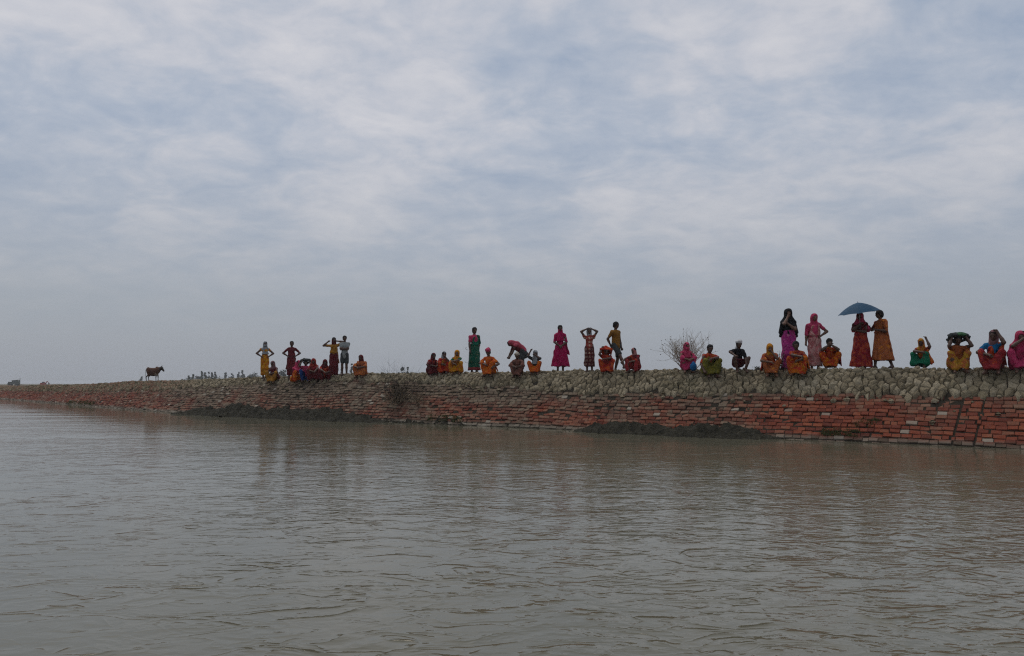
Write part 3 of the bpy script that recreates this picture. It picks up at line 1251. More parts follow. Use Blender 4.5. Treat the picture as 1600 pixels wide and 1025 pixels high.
# ------------------------------------------------------------------ garments; each returns (part name, verts, faces)
def side_vec(s_):
    return -1 if s_ == 'L' else 1


def g_torso(J, ex=.018, low=True):
    pr = [f_rc(J['wai'], J['che'], .100 + ex, .116 + ex), f_rc(J['che'], J['nck'] * .6 + J['che'] * .4, .108 + ex, .062 + ex * .6),
          f_rc(J['nck'] - V3(0, 0, .045), J['shL'], .052 + ex, .042 + ex), f_rc(J['nck'] - V3(0, 0, .045), J['shR'], .052 + ex, .042 + ex)]
    if low:
        pr.append(f_rc(J['pel'], J['wai'], .118 + ex, .100 + ex))
    return pr


def g_sleeves(J, frac, ex=.016, sides='LR'):
    pr = []
    for s_ in sides:
        sh, el, wr = J['sh' + s_], J['el' + s_], J['wr' + s_]
        if frac <= 1:
            pr.append(f_rc(sh, sh.lerp(el, frac), .043 + ex, .040 + ex))
        else:
            pr += [f_rc(sh, el, .043 + ex, .036 + ex), f_rc(el, el.lerp(wr, frac - 1), .038 + ex, .034 + ex)]
    return pr


def wear_blouse(J, o, kw, vox, ph):
    return sculpt(g_torso(J, .012, kw.get('low', True)) + g_sleeves(J, kw.get('sleeve', .62), .012), vox, .03, fold=.009, ph=ph)


def wear_skirt(J, o, kw, vox, ph):
    if J['pose'] == 'squat':
        rk = random.Random(int(ph * 100))
        ln = kw.get('len', rk.uniform(.74, .97))
        hf = rk.choice((0.0, .01, .03, .06))
        pr = [f_ell(J['pel'] + V3(0, .02, -.01), (.180, .165, .145))]
        ends = []
        for s_ in 'LR':
            hp, kn, an = J['hip' + s_], J['kn' + s_], J['an' + s_]
            end = kn.lerp(an, ln)
            ends.append(end)
            pr += [f_rc(hp, kn, .112, .078), f_rc(kn, end + V3(hf * side_vec(s_), 0, 0), .078, .055 + hf * .6)]
        kl, kr = J['knL'], J['knR']
        fr = V3(0, -.05, -.01)
        al, ar = ends
        sag = (kl + kr) / 2 + V3(0, .07, -.17)
        low = (al + ar) / 2 + V3(0, -.035, .02)
        if kw.get('front', True):
            pr += [f_tri(kl + fr * .4, sag + fr * .3, al + fr, .028), f_tri(kr + fr * .4, sag + fr * .3, ar + fr, .028), f_tri(sag + fr * .3, al + fr, low, .028), f_tri(sag + fr * .3, ar + fr, low, .028)]
        pr += [f_tri(J['hipL'] + V3(-.03, .02, -.04), al, kl.lerp(J['hipL'], .4), .032), f_tri(J['hipR'] + V3(.03, .02, -.04), ar, kr.lerp(J['hipR'], .4), .032)]
        lo_z = kw.get('hem', .035)
        post = lambda g, D: np.maximum(D, lo_z - g[:, 2])
        return sculpt(pr, vox, .035, fold=kw.get('fold', .015), ph=ph, post=post)
    # standing
    hem = kw.get('hem', .13)
    cx0, cy0 = J['wai'].x, J['wai'].y
    mx, my = (J['anL'].x + J['anR'].x) / 2, (J['anL'].y + J['anR'].y) / 2
    wx = abs(J['anL'].x - J['anR'].x) / 2 + kw.get('flare', .10) + .055
    wy = abs(J['anL'].y - J['anR'].y) / 2 + kw.get('flare', .10) * .95 + .05
    top = kw.get('top', 1.02 if J['pose'] == 'stand' else .98)
    pr = [f_frus(top, hem, (cx0, cy0), (mx, my), (.142, .120), (wx, wy), kw.get('n', 8), kw.get('amp', .05), ph, .75),
          f_ell(J['pel'] + V3(0, .02, .0), (.165, .145, .17))]
    for s_ in 'LR':
        pr += [f_rc(J['hip' + s_], J['kn' + s_], .105, .088), f_rc(J['kn' + s_], J['kn' + s_].lerp(J['an' + s_], max(0, 1 - (hem + .03) / .46)), .088, .080)]
    if J['pose'] == 'bend':
        pr.append(f_rc(J['pel'], J['wai'], .16, .14))
    return sculpt(pr, vox, .04, fold=.010, ph=ph)


def wear_pallu(J, o, kw, vox, ph):
    """sari end across the chest and over one shoulder"""
    s_ = kw.get('side', 'R')
    sg = side_vec(s_)
    sh = J['sh' + s_] + V3(-.045 * sg, 0, .03)
    fw = V3(0, -.115, 0)
    wa, ch, pe = J['wai'], J['che'], J['pel']
    up = V3(0, 0, .0)
    if J['pose'] == 'squat':
        fw = V3(0, -.11, -.02)
    hL, hR = wa + V3(-.125, -.03, -.03), wa + V3(.125, -.03, -.03)
    pr = [f_tri(sh + fw * .4, wa + fw + V3(-.10 * sg, 0, 0), wa + fw + V3(.10 * sg, 0, 0), .030),
          f_tri(sh + fw * .3, ch + fw * 1.02 + V3(-.06 * sg, 0, .03), wa + V3(-.13 * sg, -.04, 0), .030),
          f_tri(sh + fw * .2, hR if sg > 0 else hL, ch + V3(.13 * sg, 0, -.02), .032),
          f_rc(sh + V3(0, -.04, -.004), sh + V3(0, .06, -.01), .040, .040),
          f_tri(sh + V3(0, .07, 0), wa + V3(.12 * sg, .12, -.10), wa + V3(-.05 * sg, .13, .02), .026)]
    if kw.get('arm'):
        pr += g_sleeves(J, kw['arm'], .026, s_)
    rk = random.Random(int(ph * 100))
    kn, el, hp = J['kn' + s_], J['el' + s_], J['hip' + s_]
    if J['pose'] == 'squat':
        # the loose end hangs from the shoulder over arm and thigh
        pr += [f_tri(sh + V3(0, .05, -.02), kn + V3(.02 * sg, .05, .05), hp + V3(.14 * sg, .10, -.02), .024), f_tri(sh + V3(.02 * sg, -.03, 0), sh.lerp(el, .7) + V3(.02 * sg, 0, 0), kn + V3(.03 * sg, .04, .06), .022)]
        if rk.random() < .6:
            pr.append(f_tri(kn + V3(.05 * sg, .04, .03), hp + V3(.17 * sg, .08, 0), kn + V3(.09 * sg, .10, -rk.uniform(.18, .34)), .022))
        pr.append(f_tri(wa + fw, ch + fw * 1.02, J['kn' + ('L' if sg > 0 else 'R')].lerp(hp, .35) + V3(0, -.02, .05), .024))
    elif J['pose'] == 'stand':
        a = wa + V3(.13 * sg, .09, -.05)
        z_ = rk.uniform(.42, .62)
        pr += [f_tri(sh + V3(.02 * sg, .08, -.05), a, V3(wa.x + rk.uniform(.17, .22) * sg, .12, z_), .020), f_tri(a, V3(wa.x + .21 * sg, .12, z_), V3(wa.x + rk.uniform(.08, .14) * sg, .13, z_ - .04), .020)]
    return sculpt(pr, vox, .028, fold=.011, ph=ph)


def wear_shawl(J, o, kw, vox, ph):
    nk = J['nck'] - V3(0, 0, .04)
    pr = [f_rc(nk, J['shL'], .080, .066), f_rc(nk, J['shR'], .080, .066), f_rc(J['che'], J['wai'], .140, .140), f_rc(J['wai'] + V3(0, .06, 0), J['pel'] + V3(0, .09, 0), .14, .13)]
    for s_ in kw.get('arms', 'LR'):
        pr += g_sleeves(J, kw.get('len', 1.0), .022, s_)
        el = J['el' + s_]
        pr.append(f_tri(J['sh' + s_] + V3(0, .05, 0), el, J['pel'] + V3(.13 * side_vec(s_), .08, .05), .030))
    return sculpt(pr, vox, .035, fold=.015, ph=ph)


def hood_parts(J, big=0.0, opening=1.0):
    hd, f, u, r, M = J['hd'], J['hf'], J['hu'], J['hr'], J['hM']
    pr = [f_ell(hd + u * .022 - f * .010, (.092 + big, .112 + big, .112 + big), M), f_rc(hd - u * .03 - f * .03, J['nck'] + V3(0, .02, -.01), .095 + big * .6, .10)]
    cuts = [f_ell(hd + f * .13 - u * .012, (.066 * opening, .12, .088 * opening), M)]
    return pr, cuts


def wear_hood(J, o, kw, vox, ph):
    pr, cuts = hood_parts(J, kw.get('big', .0), kw.get('open', 1.0))
    sl = (J['shL'] + J['shR']) / 2
    if kw.get('drape', True):
        pr += [f_rc(J['nck'] - V3(0, 0, .03), J['shL'] * .8 + sl * .2, .080, .068), f_rc(J['nck'] - V3(0, 0, .03), J['shR'] * .8 + sl * .2, .080, .068), f_rc(J['nck'] + V3(0, .05, -.04), J['che'] + V3(0, .10, -.06), .10, .09)]
    if kw.get('cape'):
        c = kw['cape']
        pr += [f_tri(J['hd'] + V3(0, .05, 0), J['shL'] + V3(-.05, .04, -c), J['shR'] + V3(.05, .04, -c), .045)]
        for s_ in 'LR':
            pr.append(f_tri(J['hd'] + V3(0, .0, .02), J['sh' + s_] + V3(.06 * side_vec(s_), .0, -c * .75), J['sh' + s_] + V3(0, .03, 0), .045))
    if kw.get('front'):
        pr += [f_tri(J['nck'] + V3(0, -.07, -.0), J['che'] + V3(-.09, -.12, -.06), J['che'] + V3(.09, -.12, -.06), .034)]
    if kw.get('mask'):
        hd, f, u = J['hd'], J['hf'], J['hu']
        pr.append(f_ell(hd + f * .035 - u * .062, (.072, .085, .062), J['hM']))
        cuts = [f_ell(hd + f * .13 + u * .025, (.058, .12, .040), J['hM'])]
    return sculpt(pr, min(vox, .015), .025, cuts, .008, ph)


def wear_wrap(J, o, kw, vox, ph):
    """cloth wound round neck and chin"""
    hd, f, u = J['hd'], J['hf'], J['hu']
    pr = [f_rc(J['nck'] + V3(0, 0, -.02), hd - u * .055 + f * .01, .092, .082), f_rc(J['shL'] * .85 + J['shR'] * .15, J['shR'] * .85 + J['shL'] * .15, .075, .075),
          f_tri(J['nck'] + V3(0, -.07, -.02), J['che'] + V3(-.11, -.11, -.12), J['che'] + V3(.11, -.11, -.12), .035)]
    if kw.get('tail'):
        a = J['sh' + kw['tail']]
        sg = side_vec(kw['tail'])
        pr += [f_tri(J['el' + kw['tail']] + V3(0, .06, 0), a + V3(.10 * sg, .10, -.62), a + V3(.17 * sg, .10, -.66), .022), f_tri(a + V3(0, .08, 0), J['el' + kw['tail']] + V3(0, .06, 0), a + V3(.06 * sg, .10, -.58), .03)]
    return sculpt(pr, min(vox, .015), .03, (), .010, ph)


def wear_turban(J, o, kw, vox, ph):
    hd, f, u, r, M = J['hd'], J['hf'], J['hu'], J['hr'], J['hM']
    pr = [f_ell(hd + u * .068, (.100, .112, .052), M), f_ell(hd + u * .102 + f * .02, (.086, .098, .045), M), f_ell(hd + u * .122 - f * .01, (.060, .068, .042), M), f_rc(hd + u * .08 + r * .08, hd + u * .11 + f * .08, .03, .03)]
    if kw.get('tail'):
        pr += [f_rc(hd + u * .05 - f * .07, J['nck'] + V3(0, .07, 0), .055, .05), f_tri(hd - f * .07, J['shL'] + V3(.06, .05, .03), J['nck'] + V3(-.02, .07, .0), .04)]
    return sculpt(pr, min(vox, .014), .02, (), .009, ph, 1.6)


def wear_hair(J, o, kw, vox, ph):
    hd, f, u, r, M = J['hd'], J['hf'], J['hu'], J['hr'], J['hM']
    pr = [f_ell(hd + u * .036 - f * .012, (.088, .102, .090), M), f_ell(hd - f * .03 - u * .02, (.080, .078, .075), M)]
    if not kw.get('short'):
        pr += [f_ell(hd - f * .085 - u * .01, (.048, .040, .045), M), f_rc(hd - f * .045, hd - f * .05 - u * .06, .07, .05)]
    cuts = [f_ell(hd + f * .115 - u * .038, (.080, .095, .098), M)]
    return sculpt(pr, min(vox, .014), .02, cuts, .006, ph, 2.5)


def wear_shirt(J, o, kw, vox, ph):
    pr = g_torso(J, .018) + g_sleeves(J, kw.get('sleeve', .6), .017)
    if J['pose'] == 'stand':
        pr += [f_rc(J['wai'], J['pel'] + V3(0, 0, kw.get('low', -.02)), .120, .128)]
    return sculpt(pr, vox, .035, fold=.010, ph=ph)


def wear_shorts(J, o, kw, vox, ph):
    pr = [f_ell(J['pel'] + V3(0, .0, .0), (.158, .135, .13))]
    for s_ in 'LR':
        hp, kn, an = J['hip' + s_], J['kn' + s_], J['an' + s_]
        L = kw.get('len', .9)
        if L <= 1:
            pr.append(f_rc(hp, hp.lerp(kn, L), .105, .088))
        else:
            pr += [f_rc(hp, kn, .105, .080), f_rc(kn, kn.lerp(an, L - 1), .080, .072)]
    return sculpt(pr, vox, .025, fold=.010, ph=ph)


def wear_dhoti(J, o, kw, vox, ph):
    """short wrap slung between the thighs of a squatting man"""
    pr = [f_ell(J['pel'], (.175, .16, .13))]
    for s_ in 'LR':
        pr.append(f_rc(J['hip' + s_], J['hip' + s_].lerp(J['kn' + s_], .72), .108, .078))
    a, b = J['hipL'].lerp(J['knL'], .68), J['hipR'].lerp(J['knR'], .68)
    pr.append(f_tri(a, b, J['pel'] + V3(0, -.05, -.08), .04))
    return sculpt(pr, vox, .04, fold=.010, ph=ph)


def wear_overhead(J, o, kw, vox, ph):
    """cloth pulled up over the head like a canopy, hanging down the back"""
    hd = J['hd']
    w_, up = kw.get('w', .22), kw.get('up', .10)
    a, b = hd + V3(-w_, -.10, up - .03), hd + V3(w_ * .75, -.10, up - .05)
    c, d = hd + V3(-w_ * .75, .14, up - .07), hd + V3(w_ * .75, .14, up - .09)
    m_ = hd + V3(-.02, 0, up + .045)
    pr = [f_tri(a, b, m_, .030), f_tri(a, c, m_, .030), f_tri(b, d, m_, .030), f_tri(c, d, m_, .030), f_tri(c, d, J['che'] + V3(0, .12, 0), .04),
          f_tri(b, J['shR'] + V3(.03, 0, .0), d, .03)]
    return sculpt(pr, vox, .05, (), .010, ph)


def wear_hump(J, o, kw, vox, ph):
    """scarf over head and back of a bending person"""
    hd = J['hd']
    pr = [f_ell(hd + V3(0, .01, .03), (.115, .125, .11)), f_rc(hd + V3(0, .06, .04), J['che'] + V3(0, .02, .12), .105, .13), f_rc(J['che'] + V3(0, .02, .12), J['wai'] + V3(0, .10, .06), .14, .12),
          f_tri(J['wai'] + V3(-.10, .10, .05), J['wai'] + V3(.10, .10, .05), J['pel'] + V3(0, .14, .02), .05), f_rc(J['shL'] + V3(0, 0, .02), J['shR'] + V3(0, 0, .02), .08, .08)]
    cuts = [f_ell(hd + V3(0, -.09, -.09), (.09, .10, .11))]
    return sculpt(pr, vox, .04, cuts, .010, ph)


WEAR = dict(blouse=wear_blouse, skirt=wear_skirt, pallu=wear_pallu, shawl=wear_shawl, hood=wear_hood, wrap=wear_wrap, turban=wear_turban, hair=wear_hair,
            shirt=wear_shirt, shorts=wear_shorts, dhoti=wear_dhoti, overhead=wear_overhead, hump=wear_hump)
PART = dict(blouse='blouse', skirt='skirt', pallu='sari_end', shawl='shawl', hood='headscarf', wrap='scarf', turban='head_wrap', hair='hair', shirt='shirt',
            shorts='shorts', dhoti='loincloth', overhead='head_cloth', hump='head_cloth')
PEOPLE = {}


def person(key, px, yt, yf, pose, yaw, L, R_, wear, label, skin=0, back=.5, **o):
    o.update(pose=pose, L=L, R=R_)
    rk = random.Random(hash_s(key) * 7 + 3)
    if pose == 'squat':
        o.setdefault('hunch', rk.uniform(-.2, .7))
        o.setdefault('slump', rk.uniform(-.035, .035))
        o.setdefault('knees', rk.uniform(.72, 1.15))
        o.setdefault('hp', rk.uniform(-22, -4))
        o.setdefault('hy', rk.uniform(-18, 18))
    else:
        o.setdefault('lean', rk.uniform(-.01, .07))
        o.setdefault('hy', rk.uniform(-14, 14))
    J = skeleton(o)
    base = at(px, yf, back)
    vox = .016 if base.y < 26 else (.019 if base.y < 33 else .022)
    mb = body_mesh(J, o, min(vox, .017))
    mb.v = [Vector(v) for v in mb.v]
    parts = []
    for i, g in enumerate(wear):
        nm, mat = g[0], g[1]
        kw = g[2] if len(g) > 2 else {}
        ph = (abs(hash_s(key)) % 97) * .37 + i * 1.7
        V, Fq = WEAR[nm](J, o, kw, vox, ph)
        parts.append((kw.get('part', PART[nm]), V, Fq, mat))
    top = max([v.z for v in mb.v] + [float(p[1][:, 2].max()) for p in parts])
    if 'ztop' in o:
        top = o['ztop']
    target = (yf - yt) / F * base.y
    k = target / top
    rz = math.atan2(-base.x, base.y) + R(yaw + (rk.uniform(-14, 14) if pose == 'squat' and 'ny' not in o else 0))
    me = mesh_of('person', [tuple(v * k) for v in mb.v], mb.f, True, [SKIN[skin], M_EYE, M_IRIS, M_LIP])
    me.polygons.foreach_set('material_index', mb.mi)
    ob = link('person', me)
    ob.location = base
    ob.rotation_euler = (0, 0, rz)
    tag(ob, label, 'person', 'people sitting along the embankment' if pose == 'squat' else 'people standing on the embankment')
    for nm, V, Fq, mat in parts:
        link(nm, mesh_of(nm, V * k, Fq, True, mat), ob)
    PEOPLE[key] = (ob, J, k)
    return ob


def hash_s(s):
    h = 0
    for ch in s:
        h = (h * 31 + ord(ch)) % 100003
    return h


def joint(key, name):
    ob, J, k = PEOPLE[key]
    mw = Matrix.Translation(ob.location) @ Matrix.Rotation(ob.rotation_euler.z, 4, 'Z')
    return mw @ (J[name] * k)
# ------------------------------------------------------------------ cloth colours
YEL = fabric('yellow_print', (.60, .28, .012), (.40, .08, .01), 'patch', 14, .7)
OCH = fabric('ochre_print', (.42, .20, .03), (.25, .07, .02), 'floral', 22, .6)
ORA = fabric('orange_print', (.56, .145, .012), (.40, .03, .02), 'patch', 13, .85, (.70, .36, .05))
ORB = fabric('bright_orange', (.68, .17, .015), (.46, .05, .02), 'patch', 16, .7)
ORP = fabric('orange_paisley', (.40, .105, .035), (.52, .30, .16), 'floral', 26, .75, (.62, .22, .02))
RED = fabric('red_cloth', (.42, .028, .022), (.60, .13, .02), 'patch', 15, .6)
REDP = fabric('red_print', (.32, .025, .035), (.50, .16, .14), 'floral', 20, .7, (.55, .09, .02))
CRI = fabric('crimson_cloth', (.26, .016, .028), (.46, .10, .03), 'patch', 16, .5)
MAR = fabric('maroon_print', (.13, .018, .024), (.34, .06, .05), 'floral', 18, .65, (.07, .012, .02))
MARB = fabric('dark_maroon', (.095, .014, .02), (.16, .03, .03), 'patch', 18, .5)
MAG = fabric('magenta_cloth', (.40, .010, .085), (.34, .008, .065), 'patch', 12, .4)
PNK = fabric('pink_cloth', (.52, .05, .13), (.62, .22, .24), 'floral', 16, .45)
PNKH = fabric('hot_pink_sari', (.50, .045, .24), (.24, .02, .17), 'patch', 16, .6, (.70, .36, .45))
PNKL = fabric('pale_pink_sari', (.56, .30, .28), (.40, .10, .11), 'patch', 15, .75, (.30, .13, .10))
PNKT = fabric('pink_check_cloth', (.50, .09, .13), (.35, .04, .08), 'stripe', 22, .5)
PNKP = fabric('pink_patterned_sari', (.52, .030, .12), (.72, .32, .40), 'floral', 24, .7, (.36, .02, .10))
GRN = fabric('green_sari', (.008, .105, .066), (.02, .20, .12), 'patch', 14, .4)
GRNB = fabric('green_sari_with_border', (.008, .105, .066), (.25, .03, .04), 'border', .24, .55, (.30, .25, .15))
GRND = fabric('green_cloth', (.012, .17, .09))
OLI = fabric('olive_sari', (.22, .19, .030), (.08, .09, .02), 'patch', 14, .6)
BLU = fabric('blue_trousers', (.018, .055, .20))
BLUB = fabric('bright_blue_blouse', (.010, .16, .36))
GRY = fabric('grey_cloth', (.27, .29, .31), (.40, .41, .42), 'patch', 18, .4)
GRYS = fabric('grey_shirt', (.30, .325, .32))
DGR = fabric('dark_grey_cloth', (.055, .062, .062))
BLK = fabric('black_cloth', (.014, .015, .018))
WHT = fabric('white_head_cloth', (.70, .71, .72), (.45, .47, .5), 'patch', 14, .3)
CRM = fabric('cream_cloth', (.50, .44, .36))
BRN = fabric('brown_shawl', (.17, .075, .055), (.26, .11, .085), 'patch', 16, .5)
BRNO = fabric('ochre_tshirt', (.27, .125, .022))
PLA = fabric('red_check_dress', (.32, .06, .045), (.60, .48, .36), 'plaid', 18, .7)
PLAD = fabric('maroon_check_skirt', (.10, .024, .026), (.42, .30, .24), 'plaid', 18, .45)
MAU = fabric('mauve_cloth', (.26, .14, .15))
GOLD = fabric('gold_sari', (.52, .27, .03), (.45, .09, .05), 'patch', 15, .7, (.60, .38, .06))
GOLH = fabric('golden_headscarf', (.60, .27, .02), (.52, .16, .02), 'patch', 14, .5)

ST, SQ = 'stand', 'squat'
HR = ('hair', M_HAIR)
HS = ('hair', M_HAIR, dict(short=True))

# --- far cluster
person('a1', 414, 533.5, 592.5, ST, 4, 'hip', 'hip', [HR, ('blouse', YEL, dict(sleeve=.3)), ('skirt', YEL, dict(hem=.17, flare=.07)), ('hood', GRY, dict(mask=True, big=-.006)), ('wrap', GRY, dict(part='scarf_end'))],
       'person in a long yellow dress with a grey scarf round the head, hands on hips', 1, footL=(.03, 0, 0), footR=(-.03, 0, 0))
person('a2', 428, 564.5, 599.5, SQ, -18, 'side', 'lap', [HR, ('blouse', MARB), ('skirt', OCH), ('hood', MAU, dict(big=-.004, open=1.15)), ('pallu', MARB)],
       'person squatting in dark maroon top and ochre skirt beside the long yellow dress', 1)
person('a3', 455.5, 533, 592.5, ST, 2, 'hip', 'hip', [HR, ('blouse', MAR), ('skirt', MAR, dict(hem=.16, flare=.06)), ('pallu', MAR, dict(side='L'))],
       'person standing with hands on hips in a dark maroon patterned sari', 1)
person('a4', 463, 563, 600, SQ, 28, 'cross', 'lap', [HR, ('blouse', PNK, dict(sleeve=1.2)), ('skirt', ORA), ('hood', PNK, dict(big=-.004))],
       'person seated in pink top, pink headscarf and orange skirt, next to blue trousers', 1)
person('a5', 479, 562, 597, SQ, 6, 'hold', 'hold', [HR, ('shirt', PNK), ('shorts', BLU, dict(len=1.95, part='trousers'))],
       'person in blue trousers and pink top holding a dark cloth over the head', 1)
person('a6', 491, 560.5, 596, SQ, -8, 'lap', 'knees', [HR, ('blouse', REDP), ('skirt', MAR), ('hood', CRI, dict(big=.012, cape=.22, open=1.05))],
       'person squatting under a red pointed headscarf, right of the blue trousers', 1)
person('a7', 507, 561.5, 597, SQ, 10, 'knees', 'lap', [HR, ('blouse', RED), ('skirt', MAR, dict(front=False)), ('hood', MAR, dict(big=.012, cape=.20, open=1.05)), ('pallu', RED)],
       'person squatting under a dark maroon headscarf at the feet of the one shading the eyes', 1)
person('a8', 521.5, 527, 589.5, ST, 0, 'raise', 'neck', [HR, ('blouse', OCH), ('skirt', MAR, dict(hem=.10, flare=.05)), ('pallu', OCH), ('hood', MARB, dict(drape=False, big=-.006, open=1.1))],
       'person in ochre top and maroon skirt with both arms raised, beside the grey shirt', 1)
person('a9', 538.5, 524.5, 587, ST, -6, 'fold', 'fold', [HS, ('shirt', GRYS, dict(low=-.1)), ('shorts', DGR, dict(len=.78))],
       'young person in grey T-shirt and dark shorts standing with arms folded', 1, male=True)
person('a10', 566, 555, 591, SQ, -22, 'lap', 'lap', [HR, ('blouse', MAR), ('skirt', ORP), ('shawl', ORP, dict(len=.9)), ('hood', MAR, dict(drape=False))],
       'person squatting alone in an orange and maroon shawl right of the standing grey shirt', 1)

# --- middle
person('b1', 674.5, 552, 588.5, SQ, 14, 'lap', 'knees', [HR, ('blouse', CRI), ('skirt', MAR), ('pallu', MAR), ('hood', MAR, dict(drape=False, open=1.25, big=-.008))],
       'person squatting in a maroon sari at the left end of a row of three squatters', 1)
person('b2', 691.5, 549.5, 586, SQ, 12, 'lap', 'chin', [HR, ('blouse', RED), ('skirt', RED), ('pallu', OCH), ('hood', GRY, dict(drape=False, open=1.3, big=-.008))],
       'person squatting in red between the maroon sari and the yellow hood', 1)
person('b3', 713, 547, 585.5, SQ, -16, 'lap', 'cross', [HR, ('blouse', GRND), ('skirt', YEL), ('pallu', YEL, dict(side='L')), ('hood', GOLH, dict(big=.010, front=True, open=1.0))],
       'person squatting in a yellow sari and hood with a green sleeve', 0)
person('b4', 741, 508, 581, ST, 22, 'down', 'down', [HR, ('blouse', PNK), ('skirt', GRNB, dict(hem=.12, flare=.10)), ('pallu', GRN, dict(arm=.9))],
       'tall person standing in a green sari over a pink blouse', 1, handL=(.04, -.06, .02), handR=(-.06, .05, .1))
person('b5', 765, 543, 589, SQ, -10, 'lap', 'side', [HR, ('blouse', ORB), ('skirt', ORB), ('turban', PNK), ('pallu', ORB), ],
       'person squatting in bright orange with a pink turban', 1, handR=(-.08, -.02, .14))
person('b6', 812, 530, 581, 'bend', -72, 'reach', 'knee', [HR, ('blouse', MARB), ('skirt', DGR, dict(hem=.16)), ('hump', PNKT)],
       'person bending forward under a pink striped cloth', 1, back=.9)
person('b7', 808.5, 550, 590.5, SQ, 4, 'lap', 'lap', [HR, ('blouse', BRN), ('skirt', BRN), ('shawl', BRN, dict(len=1.0)), ('turban', CRM)],
       'person squatting in a brown shawl with a pale cap in front of the bending one', 1, hp=-14)
person('b8', 836, 545.5, 585.5, SQ, -4, 'up', 'mouth', [HR, ('shirt', DGR, dict(sleeve=1.0)), ('skirt', ORB), ('hood', GRY, dict(big=-.002)), ('wrap', GRY)],
       'person squatting in an orange skirt and grey scarf right of the brown shawl', 1)
person('b9', 875.5, 506, 580, ST, 3, 'clasp', 'clasp', [HR, ('blouse', MAG, dict(sleeve=.95)), ('skirt', MAG, dict(hem=.20, flare=.17, amp=.06)), ('wrap', MAG, dict(tail='R'))],
       'person standing in a plain magenta dress with hands clasped in front', 1)
person('b10', 921, 511.5, 582, ST, -3, 'head', 'head', [HR, ('blouse', PLA, dict(sleeve=.35)), ('skirt', PLAD, dict(hem=.22, flare=.06, amp=.03)), ('hood', GRY, dict(drape=False, open=1.25, big=-.008)),
       ('shirt', PLA, dict(low=-.16, sleeve=.25, part='tunic'))], 'person in a red checked dress with both hands on top of the head', 1)
person('b11', 946, 540.5, 584, SQ, 8, 'up', 'cross', [HR, ('blouse', RED), ('skirt', RED), ('overhead', RED), ('pallu', REDP)],
       'person squatting in red with a red cloth pulled up over the head', 1)
person('b12', 962.5, 502, 581.5, ST, 48, 'back', 'down', [HS, ('shirt', BRNO, dict(low=-.06)), ('shorts', DGR, dict(len=.8))],
       'slim person in ochre T-shirt and dark shorts walking towards the right', 1, male=True, back=.8, footR=(-.02, .10, 0), footL=(.02, -.46, 0), hp=-16, hy=12, lean=-.03)
person('b13', 992, 543.5, 582.5, SQ, -24, 'out', 'lap', [HR, ('blouse', CRI), ('skirt', REDP, dict(front=False)), ('shawl', MAR, dict(arms='R', len=.9)), ('hood', PNKL, dict(drape=False, big=-.004)), ('pallu', RED, dict(side='L'))],
       'person squatting in a red sari and pale pink headscarf just left of the bare bush', 1)

# --- nearer, by the bush
person('c1', 1073, 535.5, 583, SQ, 4, 'lap', 'lap', [HR, ('blouse', PNKP), ('skirt', PNKP), ('hood', PNK, dict(big=0, mask=True, front=True))],
       'person squatting in pink with the face wrapped, in front of the bare bush', 0)
person('c2', 1107, 538.5, 590, SQ, 14, 'side', 'cross', [HS, ('blouse', RED, dict(sleeve=.9)), ('skirt', OLI), ('pallu', OLI)],
       'bare-headed person squatting in a red blouse and olive sari', 1, handL=(.03, -.05, .0), hp=-10)
person('c3', 1154, 531, 582.5, SQ, 24, 'out', 'feet', [HS, ('shirt', BLK, dict(sleeve=.95)), ('dhoti', MARB), ('turban', WHT, dict(tail=True))],
       'dark-skinned person squatting with a white cloth on the head', 1, male=True, sit=.06, handL=(.0, .04, .10), knees=1.25)
person('c4', 1204, 537, 589, SQ, 20, 'lap', 'chin', [HR, ('blouse', CRI), ('skirt', ORP), ('shawl', ORP, dict(arms='L', len=.8)), ('hood', GOLH, dict(big=.006)), ('pallu', RED, dict(side='L'))],
       'person squatting in an orange sari with a golden headscarf', 0)
person('c5', 1233, 482, 580, ST, 8, 'mouth', 'hold', [HR, ('blouse', BLK), ('skirt', PNKH, dict(hem=.07, flare=.07, top=1.06)), ('hood', BLK, dict(big=.012, cape=.36, open=.95))],
       'person standing in a bright pink dress and black headscarf', 0, back=.6)
person('c6', 1247, 534, 588.5, SQ, 6, 'cross', 'lap', [HS, ('blouse', CRI), ('skirt', ORA), ('pallu', ORA), ],
       'bare-headed person squatting in orange at the feet of the black headscarf', 1)
person('c7', 1273, 489.5, 578.5, ST, 8, 'down', 'hip', [HR, ('blouse', PNK, dict(sleeve=.5)), ('skirt', PNKL, dict(hem=.12, flare=.07)), ('pallu', PNKL), ('hood', PNK, dict(big=.006)), ('shawl', PNK, dict(arms='L', len=1.0))],
       'person standing with one hand on the hip in a pale pink sari', 0, back=.8, hy=18)
person('c8', 1295.5, 528, 577.5, SQ, -4, 'mouth', 'mouth', [HS, ('blouse', ORA), ('skirt', ORA), ('pallu', RED, dict(side='R')), ],
       'bare-headed person squatting in orange with both hands at the mouth', 1, knees=1.15)
person('c9', 1345.5, 486, 576.5, ST, -6, 'shaft', 'fold', [HR, ('blouse', MARB, dict(sleeve=.8)), ('skirt', CRI, dict(hem=.08, flare=.16, amp=.06)), ('pallu', CRI, dict(side='R')), ('hood', PNK, dict(big=.008, cape=.18))],
       'person in a crimson sari standing under the blue umbrella', 1, back=.5)
person('c10', 1378, 483.5, 577, ST, -48, 'neighbour', 'front', [HR, ('blouse', MARB, dict(sleeve=.7)), ('skirt', ORP, dict(hem=.24, flare=.09, amp=.05)), ('pallu', ORP, dict(side='R', arm=.6)), ('shawl', ORP, dict(arms='R', len=.9)), ('hair', M_HAIR)],
       'person in a printed orange sari striding beside the blue umbrella', 1, back=.75, footL=(.0, -.16, 0), footR=(.02, .24, 0))
